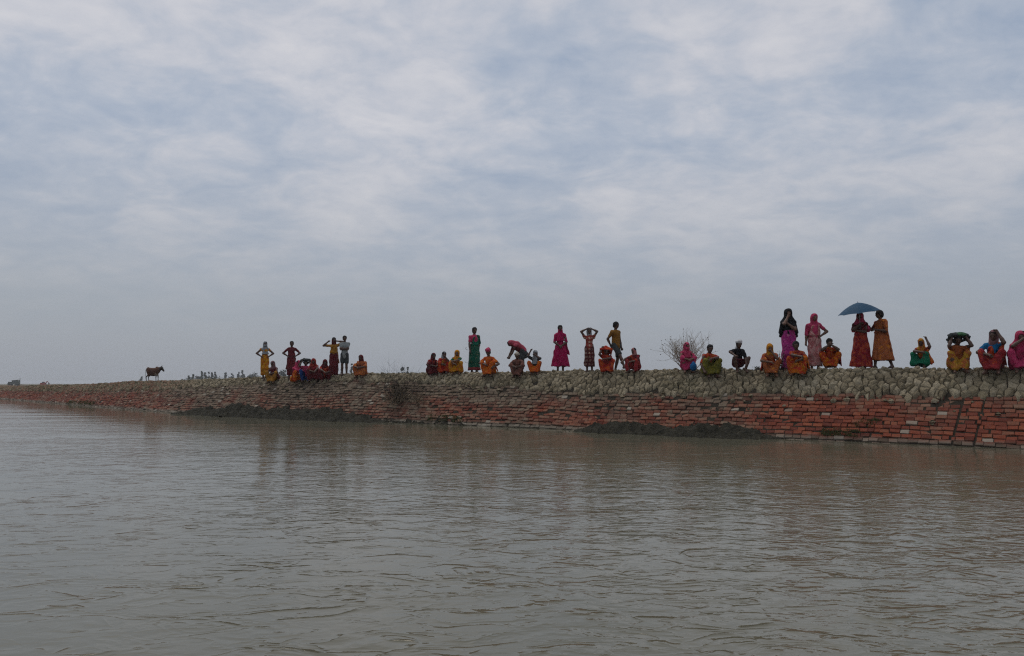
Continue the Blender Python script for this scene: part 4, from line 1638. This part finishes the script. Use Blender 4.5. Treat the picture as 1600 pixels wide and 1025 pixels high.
person('c11', 1441, 525, 576.5, SQ, -6, 'cross', 'up', [HR, ('blouse', CRI), ('skirt', GRND, dict(len=.7)), ('pallu', ORA), ('hood', GOLD, dict(drape=False, big=.0)), ('shawl', GOLD, dict(arms='', part='sari_drape'))],
       'person squatting with one hand raised, in yellow over a green skirt', 1)
person('c12', 1494.5, 523, 584, SQ, 3, 'hold', 'hold', [HR, ('blouse', ORP), ('skirt', GOLD, dict(fold=.017)), ('pallu', ORP)],
       'person squatting in gold and orange, holding a dark sheet overhead', 1, back=.3)
person('c13', 1551, 517, 586, SQ, 4, 'lap', 'brow', [HR, ('blouse', BLUB, dict(sleeve=.5)), ('skirt', REDP, dict(fold=.016)), ('pallu', RED, dict(side='R')), ('hood', MAU, dict(drape=False, big=.0, open=1.2))],
       'person squatting in a bright blue blouse and red sari, one hand on the forehead', 1)
person('c14', 1591, 518, 584, SQ, 10, 'mouth', 'brow', [HR, ('blouse', PNKP), ('skirt', PNKP, dict(fold=.016)), ('hood', PNK, dict(big=.016, cape=.20, open=1.0)), ('pallu', PNKP)],
       'person squatting in a bright pink patterned sari beside the blue blouse', 1)


# ------------------------------------------------------------------ things people hold
def umbrella():
    hand = joint('c9', 'wrL')
    Rr, n = .525, 8
    toc = Vector((-hand.x, -hand.y, 0)).normalized()
    right = Vector((-toc.y, toc.x, 0))
    axis = (Vector((0, 0, 1)) - right * .11 + toc * .10).normalized()
    top = on_ray(1342, hand.y)
    top = Vector((top.x, hand.y - .02, H + (HOR - 472.5) / F * hand.y))
    u = right - axis * right.dot(axis)
    u.normalize()
    v = axis.cross(u)
    root = empty('umbrella', tuple(top))
    tag(root, 'blue umbrella held open over two standing people', 'umbrella')
    mat = simple_mat('umbrella_cloth', (.011, .058, .115), .75, .15, 5, .1)
    mb = MB()
    rings = 5
    vs = [axis * -.0]
    seg = n * 4
    for i in range(1, rings + 1):
        t = i / rings
        for k in range(seg):
            a = 2 * math.pi * k / seg
            c = abs(math.sin(a * n / 2))          # 0 on a rib, 1 between ribs
            r_ = Rr * t * (1 - .075 * c)
            drop = .09 * t + .19 * t ** 2 - .012 * c * t
            vs.append(u * math.cos(a) * r_ + v * math.sin(a) * r_ - axis * drop)
    fs = [(0, 1 + k, 1 + (k + 1) % seg) for k in range(seg)]
    for i in range(rings - 1):
        for k in range(seg):
            a, b = 1 + i * seg, 1 + (i + 1) * seg
            fs.append((a + k, b + k, b + (k + 1) % seg, a + (k + 1) % seg))
    mb.add(vs, fs)
    can = mb.build('canopy', mat, root, False)
    sol = can.modifiers.new('thickness', 'SOLIDIFY')
    sol.thickness = .004
    steel = simple_mat('steel', (.35, .35, .36), .35)
    for k in range(n):
        a = 2 * math.pi * k / n
        pts = []
        for t in (.02, .35, .7, 1.0):
            drop = .09 * t + .19 * t ** 2
            pts.append(u * math.cos(a) * Rr * t + v * math.sin(a) * Rr * t - axis * (drop + .010))
        m = MB()
        m.tube(pts, .0035, 4)
        m.build('rib', steel, root)
    m = MB()
    m.tube([axis * .03, axis * -.2, hand - top], .006, 6)
    m.build('shaft', steel, root)
    m = MB()
    hd_ = hand - top
    m.tube([hd_, hd_ - V3(0, 0, .07), hd_ - V3(.02, 0, .12)], .014, 6)
    m.build('handle', simple_mat('handle_black', (.02, .02, .02), .5), root)


umbrella()


def drape(name, key, mats, w_, dpt, up, label, sag, seedp, cat='cloth', split=None):
    """sheet held over a head with both hands"""
    ob, J, k = PEOPLE[key]
    hd = J['hd']
    hl, hr = J['wrL'], J['wrR']
    pr = [f_ell(hd + V3(0, .02, up), (w_ * .62, dpt, .055)), f_rc(hl + V3(-.03, 0, .05), hd + V3(-.05, 0, up + .03), .045, .05), f_rc(hr + V3(.03, 0, .05), hd + V3(.05, 0, up + .03), .045, .05),
          f_tri(hl + V3(-.07, -.04, .01), hl + V3(-.06, .10, -sag), hd + V3(-.05, .05, up), .028), f_tri(hr + V3(.07, -.04, .01), hr + V3(.07, .10, -sag * .8), hd + V3(.05, .05, up), .028),
          f_tri(hd + V3(-w_ * .6, .12, up - .1), hd + V3(w_ * .6, .12, up - .1), hd + V3(0, .16, up - .2), .03)]
    V, Fq = sculpt(pr, .015, .04, (), .012, seedp)
    me = mesh_of(name, V * k, Fq, True, mats)
    if split:
        cs = np.array([p.center[:] for p in me.polygons])
        me.polygons.foreach_set('material_index', split(cs / k, hd).astype(int).tolist())
    o = link(name, me)
    o.location = ob.location
    o.rotation_euler = ob.rotation_euler
    return tag(o, label, cat)


drape('cloth', 'a5', [DGR], .20, .15, .115, 'dark cloth held flat on the head above the blue trousers', .03, 1.0)
drape('cloth', 'c12', [DGR, fabric('green_sheet', (.05, .13, .06))], .34, .20, .105, 'dark sheet with a green panel held over the squatter in gold', .12, 4.0,
      split=lambda c, hd: (np.abs(c[:, 0] - hd.x - .05) < .10) & (c[:, 2] > hd.z + .08))


def held_tool():
    p = joint('b4', 'wrL')
    m = MB()
    m.tube([(0, 0, .05), (-.01, 0, -.05), (-.02, 0, -.30), (-.03, 0, -.42)], [.012, .012, .008, .006], 6)
    pts = [(-.02 - .12 * math.sin(a), 0, .05 + .06 * (1 - math.cos(a))) for a in np.linspace(0, 2.4, 8)]
    m.tube(pts, .007, 5)
    pts = [(-.03 - .13 * math.sin(a), 0, -.42 + .05 * (1 - math.cos(a))) for a in np.linspace(0, 1.9, 7)]
    m.tube(pts, .007, 5)
    o = m.build('hand_tool', simple_mat('worn_metal', (.33, .33, .34), .45))
    o.location = p - V3(.02, .03, .03)
    tag(o, 'thin metal tool with curved ends in the hand of the green sari', 'tool')


held_tool()


def blue_bag():
    ob, J, k = PEOPLE['c1']
    pr = [f_ell((.10, -.40, .20), (.115, .10, .10)), f_ell((.11, -.41, .12), (.10, .09, .08)), f_rc((.10, -.39, .25), (.10, -.37, .31), .05, .03)]
    V, Fq = sculpt(pr, .016, .04, (), .012, 2.0)
    o = link('bag', mesh_of('bag', V * k, Fq, True, fabric('blue_bag_cloth', (.012, .13, .34))))
    o.location = ob.location
    o.rotation_euler = ob.rotation_euler
    tag(o, 'small bright blue cloth bag in the lap of the pink squatter', 'bag')


blue_bag()


# ------------------------------------------------------------------ cow
def cow():
    pr = [f_rc((-.40, 0, .80), (.0, 0, .74), .225, .265), f_rc((.0, 0, .74), (.36, 0, .80), .265, .225), f_ell((-.46, 0, .87), (.17, .19, .19)), f_ell((.30, 0, 1.01), (.13, .07, .10)),
          f_ell((.05, 0, .64), (.36, .22, .17)), f_rc((.38, 0, .88), (.66, 0, .97), .175, .13), f_rc((.40, 0, .68), (.58, 0, .83), .10, .07), f_ell((-.02, 0, .60), (.42, .23, .20))]
    hd0, hd1 = (.70, 0, 1.00), (.91, -.02, .80)
    pr += [f_rc(hd0, hd1, .115, .070), f_ell((.70, 0, 1.01), (.12, .11, .11))]
    for s_ in (-1, 1):
        pr += [f_rc((.70, s_ * .08, 1.02), (.78, s_ * .27, 1.01), .030, .034)]
        fx = .33 + .07 * s_
        pr += [f_rc((.33, s_ * .11, .66), (fx, s_ * .10, .34), .088, .042), f_rc((fx, s_ * .10, .34), (fx + .01, s_ * .10, .07), .038, .030), f_rc((fx + .01, s_ * .10, .07), (fx + .035, s_ * .10, .03), .034, .040)]
        rx = -.46 + .08 * s_
        pr += [f_rc((-.42, s_ * .10, .72), (-.36 + .03 * s_, s_ * .11, .50), .160, .088), f_rc((-.36 + .03 * s_, s_ * .11, .50), (rx - .06, s_ * .10, .34), .066, .040),
               f_rc((rx - .06, s_ * .10, .34), (rx - .03, s_ * .10, .08), .038, .030), f_rc((rx - .03, s_ * .10, .08), (rx, s_ * .10, .03), .034, .040)]
    V, Fq = sculpt(pr, .018, .03)
    SX = .78                       # short-coupled animal
    z = A([0])
    me_v, me_f = V.tolist(), Fq.tolist()
    mb = MB()
    mb.v, mb.f = [tuple(v) for v in me_v], [tuple(f) for f in me_f]
    cs = V[Fq].mean(1)
    dark = (cs[:, 0] > .54 + .15 * (.95 - cs[:, 2])) & (cs[:, 2] > .70)
    legs = (cs[:, 2] < .40) & (cs[:, 2] > .13)
    pale = ((cs[:, 2] < .13) & (cs[:, 0] < 0)) | ((cs[:, 2] < .60 + .05 * np.sin(cs[:, 0] * 31)) & (cs[:, 2] > .48) & (cs[:, 0] > .16 + .05 * np.sin(cs[:, 2] * 43)) & (cs[:, 0] < .44))
    mb.mi = np.where(dark, 1, np.where(pale, 2, np.where(legs, 1, 0))).tolist()
    for s_ in (-1, 1):
        mb.tube([(.70, s_ * .06, 1.09), (.72, s_ * .10, 1.14), (.77, s_ * .095, 1.19)], [.026, .020, .007], 6, 3)
        mb.ball((.79, s_ * .092, .955), .016, 6, 4, 1)
    mb.tube([(-.60, 0, .96), (-.67, 0, .82), (-.67, 0, .50), (-.655, 0, .36)], [.028, .022, .017, .015], 6, 0)
    mb.tube([(-.655, 0, .38), (-.65, 0, .30), (-.655, 0, .20)], [.018, .032, .008], 6, 1)
    base = at(240.5, 594.3, 1.2)
    k = (594.3 - 569.0) / F * base.y / 1.19
    mats = [simple_mat('brown_hide', (.080, .038, .024), .85, .35, 6), simple_mat('dark_hide', (.030, .022, .018), .7, .3, 8), simple_mat('pale_hide', (.22, .18, .145), .75, .2, 8), simple_mat('horn', (.10, .085, .07), .5)]
    me = mesh_of('cow', [(v[0] * SX * k, v[1] * k, v[2] * k) for v in mb.v], mb.f, True, mats)
    me.polygons.foreach_set('material_index', mb.mi)
    o = link('cow', me)
    o.location = base
    o.rotation_euler = (0, 0, math.atan2(-base.x, base.y) + R(-12))
    tag(o, 'lean brown cow with a dark head standing alone on the bank', 'cow')


cow()


# ------------------------------------------------------------------ leafless bush, dry bushes
def branching(mb, p, d, L, r, depth, rs, spread=.5, up=.12, mi=0):
    n = 3
    pts, rad = [p], [r]
    for i in range(n):
        d = (d + Vector((rs.gauss(0, .16), rs.gauss(0, .16), rs.gauss(0, .12) + up * .3))).normalized()
        pts.append(pts[-1] + d * (L / n))
        rad.append(r * (1 - .45 * (i + 1) / n))
    mb.tube(pts, rad, 4 if r < .006 else 5, mi, False)
    if depth <= 0:
        return [pts[-1]]
    tips = []
    for c in range(rs.choice((2, 3, 3))):
        q_ = pts[rs.choice((1, 2, 3, 3))]
        nd = (d + Vector((rs.gauss(0, spread), rs.gauss(0, spread), rs.gauss(.05, spread * .7)))).normalized()
        tips += branching(mb, q_, nd, L * rs.uniform(.55, .85), r * .58, depth - 1, rs, spread, up, mi)
    return tips


def bare_bush():
    rs = random.Random(5)
    base = at(1076, 580, .9)
    root = empty('bare_bush', tuple(base))
    tag(root, 'leafless twiggy bush on the crest behind the pink squatter', 'bush')
    bark = simple_mat('grey_twig', (.32, .275, .215), .85)
    st, tw, lf = MB(), MB(), MB()
    tips = []
    for i in range(13):
        a = rs.uniform(-1, 1)
        d = Vector((a * .75, rs.uniform(-.35, .35), 1)).normalized()
        p = Vector((a * .16, rs.uniform(-.08, .08), -.04))
        L = rs.uniform(.34, .48)
        pts = [p, p + d * L * .5, p + d * L + Vector((a * .05, 0, 0))]
        st.tube(pts, [.015, .012, .010], 5)
        for c in range(5):
            nd = (d + Vector((rs.gauss(0, .5), rs.gauss(0, .42), rs.gauss(.1, .25)))).normalized()
            tips += branching(tw, pts[-1 if c > 1 else 1], nd, rs.uniform(.30, .44), .0085, 2, rs, .50, .25)
    for t in tips:
        if rs.random() < .22:
            lf.ball(t, rs.uniform(.007, .016), 5, 3)
    st.build('stem', bark, root)
    tw.build('twigs', bark, root)
    lf.build('seed_heads', simple_mat('dry_seed', (.08, .062, .045), .9), root)


bare_bush()


def dry_bush(px, row_, h, wd, label, dark, n, seed, name='dry_bush'):
    rs = random.Random(seed)
    p = at(px, row_, 0)
    root = empty(name, tuple(p))
    tag(root, label, 'bush')
    m = MB()
    toc = Vector((-ND.x, -ND.y, 0))
    for i in range(n):
        d = (Vector((rs.gauss(0, .55), rs.gauss(0, .3), 1)) + toc * rs.uniform(0, .5)).normalized()
        branching(m, Vector((rs.gauss(0, wd * .35), rs.gauss(0, wd * .2), -.02)), d, h * rs.uniform(.35, .6), .006, 2, rs, .55, .1)
    m.build('twigs', simple_mat('dead_twig', dark, .9), root)
    g = MB()
    for i in range(n * 3):
        a = Vector((rs.gauss(0, wd * .45), rs.gauss(0, wd * .25), rs.uniform(0, h * .35))) + toc * .1
        e = a + Vector((rs.gauss(0, .12), rs.gauss(0, .08), rs.uniform(-.25, .25) * h)) + toc * rs.uniform(.05, .22)
        mid_ = (a + e) / 2 + Vector((0, 0, .10))
        g.tube([a, mid_, e], [.006, .005, .003], 3, 0, False)
    g.build('dry_stalks', simple_mat('straw', (.22, .17, .11), .9), root)


dry_bush(626, 650, 1.35, .5, 'dark dead bush growing from the brick slope near the water', (.020, .016, .013), 60, 3)
dry_bush(655, 652, .8, .45, 'low pale dry stalks right of the dark dead bush', (.09, .065, .045), 16, 8)


def stick():
    a, b = at(942, 656, 0), at(960, 640, 0)
    m = MB()
    a, b = a + V3(0, -.12, .05), b + V3(0, -.05, .08)
    m.tube([V3(0, 0, 0), (b - a) * .5 + V3(0, 0, .03), b - a], [.022, .018, .012], 6)
    o = m.build('stick', simple_mat('driftwood', (.12, .085, .06), .85))
    o.location = a
    tag(o, 'short wooden stick leaning on the bricks above the longer dark mud bank', 'stick')


stick()


# ------------------------------------------------------------------ grass and algae tufts on the bank
def grass_mat():
    m, t = new_mat('weed')
    r = t.n('ShaderNodeNewGeometry').outputs['Random Per Island']
    c = t.ramp(r, [(0, (.035, .050, .015)), (.5, (.065, .080, .026)), (1, (.13, .12, .05))])
    finish(t, c, .8)
    return m


def grass():
    rs = random.Random(12)
    m = MB()

    def tuft(p, h, n):
        for i in range(n):
            a = rs.uniform(0, 6.28)
            r_ = rs.uniform(0, .10)
            b = p + Vector((r_ * math.cos(a), r_ * math.sin(a), -.01))
            dv = Vector((math.cos(a) * rs.uniform(.1, .8), math.sin(a) * rs.uniform(.1, .8), 1)).normalized()
            hh = h * rs.uniform(.5, 1.1)
            w_ = Vector((-math.sin(a), math.cos(a), 0)) * .007
            e = b + dv * hh
            mid_ = b + dv * hh * .5 + Vector((0, 0, hh * .08))
            m.add([b - w_, b + w_, mid_ + w_ * .8, mid_ - w_ * .8, e], [(0, 1, 2, 3), (3, 2, 4)])
    # px range, q range, density, height
    for x0, x1, q0, q1, n, h in ((1288, 1345, .05, .13, 60, .07), (120, 160, .02, .14, 60, .14), (20, 90, .55, .95, 160, .16), (682, 735, .04, .14, 60, .08), (210, 420, .85, 1.25, 170, .09),
                                 (420, 620, .9, 1.2, 90, .08), (620, 1000, .8, 1.15, 70, .06), (1000, 1600, .75, 1.15, 70, .06), (90, 210, .6, 1.15, 120, .12), (1335, 1370, .16, .26, 26, .06)):
        for i in range(n):
            px = rs.uniform(x0, x1)
            s = s_at(px, 20.5)
            q_ = rs.uniform(q0, q1)
            d = qd(s, q_)
            tuft(P(s, d) + Vector((0, 0, .02)), h * rs.uniform(.6, 1.2), 14)
    o = m.build('grass', grass_mat())
    tag(o, 'short weeds between the clods and bricks', 'grass', kind='stuff')


grass()


# ------------------------------------------------------------------ far trees beyond the bank
LEAF = simple_mat('far_foliage', (.024, .031, .019), .9, .35, .6)
BARK = simple_mat('far_bark', (.07, .055, .04), .9)


def far_tree(px, top, width, dist, kind, label, group='far trees beyond the embankment', seed=0, base_row=None):
    rs = random.Random(seed)
    p = on_ray(px, dist)
    p.z = .08
    h = H + (HOR - top) / F * dist - p.z
    wd = width * 1.45 / F * dist
    root = empty('far_tree', tuple(p))
    tag(root, label, 'tree', group)
    tr = MB()
    tr.tube([(0, 0, -.1), (wd * .03, 0, h * .45), (-wd * .02, 0, h * .92)], [h * .022, h * .015, h * .004], 6)
    cr = MB()
    n = 420 if kind != 'thin' else 200
    lobes = []
    nl = {'wide': 9, 'tall': 8, 'thin': 6, 'round': 7}[kind]
    for i in range(nl):
        u = (i + rs.random()) / nl
        if kind == 'wide':
            lobes.append((Vector((rs.uniform(-.5, .5) * wd * .75, rs.uniform(-.3, .3) * wd, h * rs.uniform(.28, .82))), wd * rs.uniform(.16, .28)))
        elif kind == 'round':
            lobes.append((Vector((rs.uniform(-.3, .3) * wd, rs.uniform(-.3, .3) * wd, h * rs.uniform(.4, .85))), wd * rs.uniform(.22, .32)))
        else:
            lobes.append((Vector((rs.uniform(-.22, .22) * wd * (1.2 - u), rs.uniform(-.2, .2) * wd, h * (.30 + .66 * u))), wd * rs.uniform(.20, .34) * (1.15 - .6 * u)))
    for c, r_ in lobes:
        st = Vector((0, 0, max(h * .2, c.z - r_)))
        tr.tube([st, (st + c) / 2 + Vector((0, 0, .02 * h)), c], [h * .010, h * .007, h * .003], 4, 0, False)
    for i in range(n):
        c, r_ = rs.choice(lobes)
        dv = Vector((rs.gauss(0, 1), rs.gauss(0, 1), rs.gauss(0, .8))).normalized() * r_ * rs.uniform(.3, 1.08)
        q_ = c + dv
        sz = h * rs.uniform(.022, .05)
        a = Vector((rs.gauss(0, 1), rs.gauss(0, 1), rs.gauss(0, 1))).normalized()
        b = a.orthogonal().normalized()
        e = a.cross(b)
        cr.add([q_ + b * sz, q_ + e * sz * .8, q_ - b * sz, q_ - e * sz * .8], [(0, 1, 2, 3)])
    tr.build('trunk', BARK, root)
    cr.build('crown', LEAF, root)


TREES = [(296, 586, 6, 'tall', 'first small hazy tree at the cow end of the far row'), (303, 584, 6, 'tall', 'second hazy tree from the cow end of the far row'),
         (310, 586.5, 6, 'round', 'low rounded hazy tree, third from the cow in the far row'), (316, 579.5, 7, 'tall', 'tall dense hazy tree starting the tight clump in the far row'),
         (321, 581.5, 6, 'tall', 'slightly lower hazy tree leaning on the tall dense one in the far row'), (327, 579.5, 4, 'thin', 'thinnest upright hazy tree in the middle of the tight clump'),
         (332, 580.5, 5, 'tall', 'narrow hazy tree just right of the thinnest one in the clump'), (337, 580.5, 5, 'tall', 'last narrow hazy tree at the right side of the tight clump'),
         (344, 585, 11, 'wide', 'broad low hazy tree right of the tight clump'), (353, 581.5, 7, 'tall', 'upright hazy tree beside the broad low one'),
         (364, 583, 6, 'thin', 'sparse thin hazy tree standing in the gap of the far row'), (374, 581.5, 7, 'tall', 'hazy tree just left of the highest one in the far row'),
         (380, 577, 6, 'tall', 'highest hazy tree of the far row'), (390, 584, 7, 'round', 'small round hazy tree right of the highest one in the row'),
         (397, 580, 10, 'round', 'big round hazy tree left of the long yellow dress'), (404, 586, 7, 'wide', 'low spreading hazy tree against the long yellow dress')]
for i, (px, top, wd, kd, lab) in enumerate(TREES):
    far_tree(px, top, wd, 430 + (i * 37) % 90, kd, lab, seed=20 + i)


def far_scrub():
    rs = random.Random(77)
    m = MB()
    for px in np.arange(286, 412, .55):
        d_ = rs.uniform(380, 420)
        p_ = on_ray(px, d_)
        top = 590.5 + 1.5 * math.sin(px * .31) + 1.2 * math.sin(px * .83 + 1) - (1.5 if 312 < px < 345 or px > 376 else 0)
        hh = H + (HOR - top) / F * d_
        for i in range(10):
            q_ = Vector((p_.x + rs.gauss(0, .4), p_.y + rs.gauss(0, .8), rs.uniform(.1, hh)))
            s_ = rs.uniform(.15, .42)
            a = Vector((rs.gauss(0, 1), rs.gauss(0, 1), rs.gauss(0, 1))).normalized()
            b = a.orthogonal().normalized()
            e = a.cross(b)
            m.add([q_ + b * s_, q_ + e * s_ * .8, q_ - b * s_, q_ - e * s_ * .8], [(0, 1, 2, 3)])
    o = m.build('scrub', LEAF)
    tag(o, 'low hazy scrub under the far row of trees', 'scrub', kind='stuff')


far_scrub()
far_tree(222, 587.5, 5, 460, 'tall', 'tiny hazy tree beside the hind legs of the cow', seed=50)
far_tree(440, 575, 12, 330, 'wide', 'hazy tree behind the squatter in the ochre skirt', seed=51)
far_tree(534, 576, 6, 420, 'tall', 'hazy tree showing behind the legs of the grey shirt', seed=52)
far_tree(550, 566, 5, 400, 'thin', 'thin tall hazy tree between the grey shirt and the lone squatter', seed=53)
far_tree(628, 570, 9, 330, 'wide', 'hazy tree standing alone behind the crest above the dead bush', seed=54)
far_tree(637, 571, 4, 340, 'thin', 'thin hazy tree just right of the lone hazy tree on the crest', seed=55)


def near_weed(px, top, row_, w_, label, seed):
    rs = random.Random(seed)
    p = at(px, row_, 1.3)
    h = (row_ - top) / F * p.y
    wd = w_ / F * p.y
    root = empty('weed_bush', tuple(p))
    tag(root, label, 'bush')
    st, lf = MB(), MB()
    tips = []
    for i in range(12):
        d = Vector((rs.gauss(0, .45), rs.gauss(0, .4), 1)).normalized()
        q_ = d * h * rs.uniform(.5, 1.0)
        q_.x *= wd / h
        st.tube([(0, 0, -.03), q_ * .5 + Vector((0, 0, .02)), q_], [.006, .004, .003], 4, 0, False)
        tips.append(q_)
    for i in range(150):
        c = rs.choice(tips) * rs.uniform(.35, 1.05) + Vector((rs.gauss(0, .03), rs.gauss(0, .03), rs.gauss(0, .02)))
        a = Vector((rs.gauss(0, 1), rs.gauss(0, 1), rs.gauss(0, 1))).normalized()
        b = a.orthogonal().normalized()
        e = a.cross(b)
        s_ = rs.uniform(.010, .022)
        lf.add([c + b * s_ * 1.6, c + e * s_, c - b * s_ * 1.6, c - e * s_], [(0, 1, 2, 3)])
    st.build('stem', BARK, root)
    lf.build('leaves', simple_mat('grey_leaf', (.17, .185, .16), .8, .3, 8), root)


near_weed(1124, 571, 582, 11, 'small grey weed right of the olive sari squatter', 1)
near_weed(1184, 571, 582, 12, 'small grey-green weed left of the golden headscarf', 2)
near_weed(1219, 545, 581, 12, 'taller grey weed between the golden headscarf and the bright pink dress', 3)


# ------------------------------------------------------------------ machines far off on the left
def machine_mats(c):
    return [simple_mat('machine_paint', c, .6, .15, 1.5), simple_mat('machine_dark', (.03, .03, .03), .8), simple_mat('cab_glass', (.05, .06, .07), .15)]


def excavator():
    Y = 380.0
    p = on_ray(71, Y)
    p.z = .08
    root = empty('excavator', tuple(p), 0)
    tag(root, 'small red excavator with a folded arm working beyond the far end of the bank', 'excavator')
    red, dk, gl = machine_mats((.28, .035, .025))
    for s_ in (-1, 1):
        m = MB()
        m.tube([(-1.35 + 0, s_ * .75, .30), (-1.2, s_ * .75, .52), (1.0, s_ * .75, .52), (1.15, s_ * .75, .30), (1.0, s_ * .75, .1), (-1.2, s_ * .75, .1), (-1.35, s_ * .75, .30)], .14, 6)
        m.box((-.1, s_ * .75, .3), (2.1, .3, .36))
        m.build('track', dk, root)
    m = MB()
    m.box((-.5, 0, .95), (2.3, 1.7, .62), taper=.94)
    m.box((-1.2, 0, 1.40), (.8, 1.5, .34), taper=.9)
    m.build('body', red, root)
    m = MB()
    m.box((-.2, -.4, 1.62), (1.0, .8, .85), taper=.9)
    cab = m.build('cab', red, root)
    m = MB()
    m.box((-.2, -.81, 1.68), (.75, .03, .5))
    m.build('window', gl, cab)
    m = MB()
    m.tube([(.4, .2, 1.1), (.9, .2, 2.0), (1.35, .2, 2.25)], [.24, .22, .18], 6)
    m.tube([(1.35, .2, 2.25), (2.0, .2, 1.45)], [.17, .14], 6)
    m.build('arm', red, root)
    m = MB()
    m.box((2.05, .2, 1.15), (.5, .7, .65), Matrix.Rotation(.4, 3, 'Y'), .7)
    m.build('bucket', dk, root)


def roofed_machine():
    Y = 400.0
    p = on_ray(24, Y)
    p.z = .08
    root = empty('work_machine', tuple(p), 0)
    tag(root, 'dark green machine with a flat pale roof and upright pipe at the far left', 'vehicle')
    gr, dk, gl = machine_mats((.045, .060, .048))
    m = MB()
    m.box((.9, 0, 1.9), (3.0, 2.2, 1.9), taper=.96)
    m.build('body', gr, root)
    m = MB()
    m.box((-1.7, 0, 1.5), (2.0, 2.0, 1.2), taper=.85)
    m.box((-2.7, 0, 1.1), (.5, 1.7, .7), taper=.8)
    m.build('hood', gr, root)
    m = MB()
    m.box((.8, 0, 2.93), (3.5, 2.4, .12), Matrix.Rotation(-.09, 3, 'Y'))
    m.build('roof', simple_mat('pale_roof', (.55, .57, .58), .5), root)
    m = MB()
    m.tube([(2.35, .6, 2.6), (2.5, .6, 3.3), (2.45, .6, 3.9)], [.16, .13, .12], 6)
    m.build('pipe', dk, root)
    for x in (-1.9, 1.5):
        for s_ in (-1, 1):
            w_ = MB()
            w_.tube([(x, s_ * .85, .62), (x, s_ * 1.2, .62)], .62, 14)
            wh = w_.build('wheel', dk, root)
            h_ = MB()
            h_.tube([(x, s_ * 1.19, .62), (x, s_ * 1.24, .62)], .28, 10)
            h_.build('hub', gr, wh)
    m = MB()
    m.box((.9, -1.12, 2.2), (1.6, .04, .8))
    m.build('window', gl, root)


excavator()
roofed_machine()


def heap(px, dist, w_, top, seed, name='earth_heap'):
    p = on_ray(px, dist)
    h = H + (HOR - top) / F * dist
    wd = w_ / F * dist
    vs, fs, n = [], [], 22
    for i in range(n + 1):
        for k in range(n + 1):
            x, y = (i / n - .5) * 2, (k / n - .5) * 2
            r_ = min(1, math.hypot(x, y))
            z = (math.cos(r_ * math.pi) * .5 + .5) * h * (.8 + .4 * mnoise.noise(Vector((x * 2, y * 2, seed)))) - .02
            vs.append((x * wd / 2, y * wd / 2, z))
    for i in range(n):
        for k in range(n):
            a = i * (n + 1) + k
            fs.append((a, a + n + 1, a + n + 2, a + 1))
    o = link(name, mesh_of(name, vs, fs, True, M_SOIL))
    o.location = (p.x, p.y, .05)
    o['kind'] = 'structure'


heap(36, 415, 24, 600.0, 1.0)
heap(4, 420, 22, 601.5, 2.0)

# ------------------------------------------------------------------ thin humid air
def haze():
    m, t = new_mat('thin_haze')
    v = t.n('ShaderNodeVolumePrincipled', {'Color': (.80, .84, .90, 1), 'Density': HAZE, 'Anisotropy': .2})
    t.n('ShaderNodeOutputMaterial', {'Volume': v.outputs[0]})
    mb = MB()
    mb.box((0, 0, 5.5), (9000, 9000, 14.0))
    o = mb.build('haze', m)
    o['kind'] = 'stuff'


HAZE = .0004
haze()
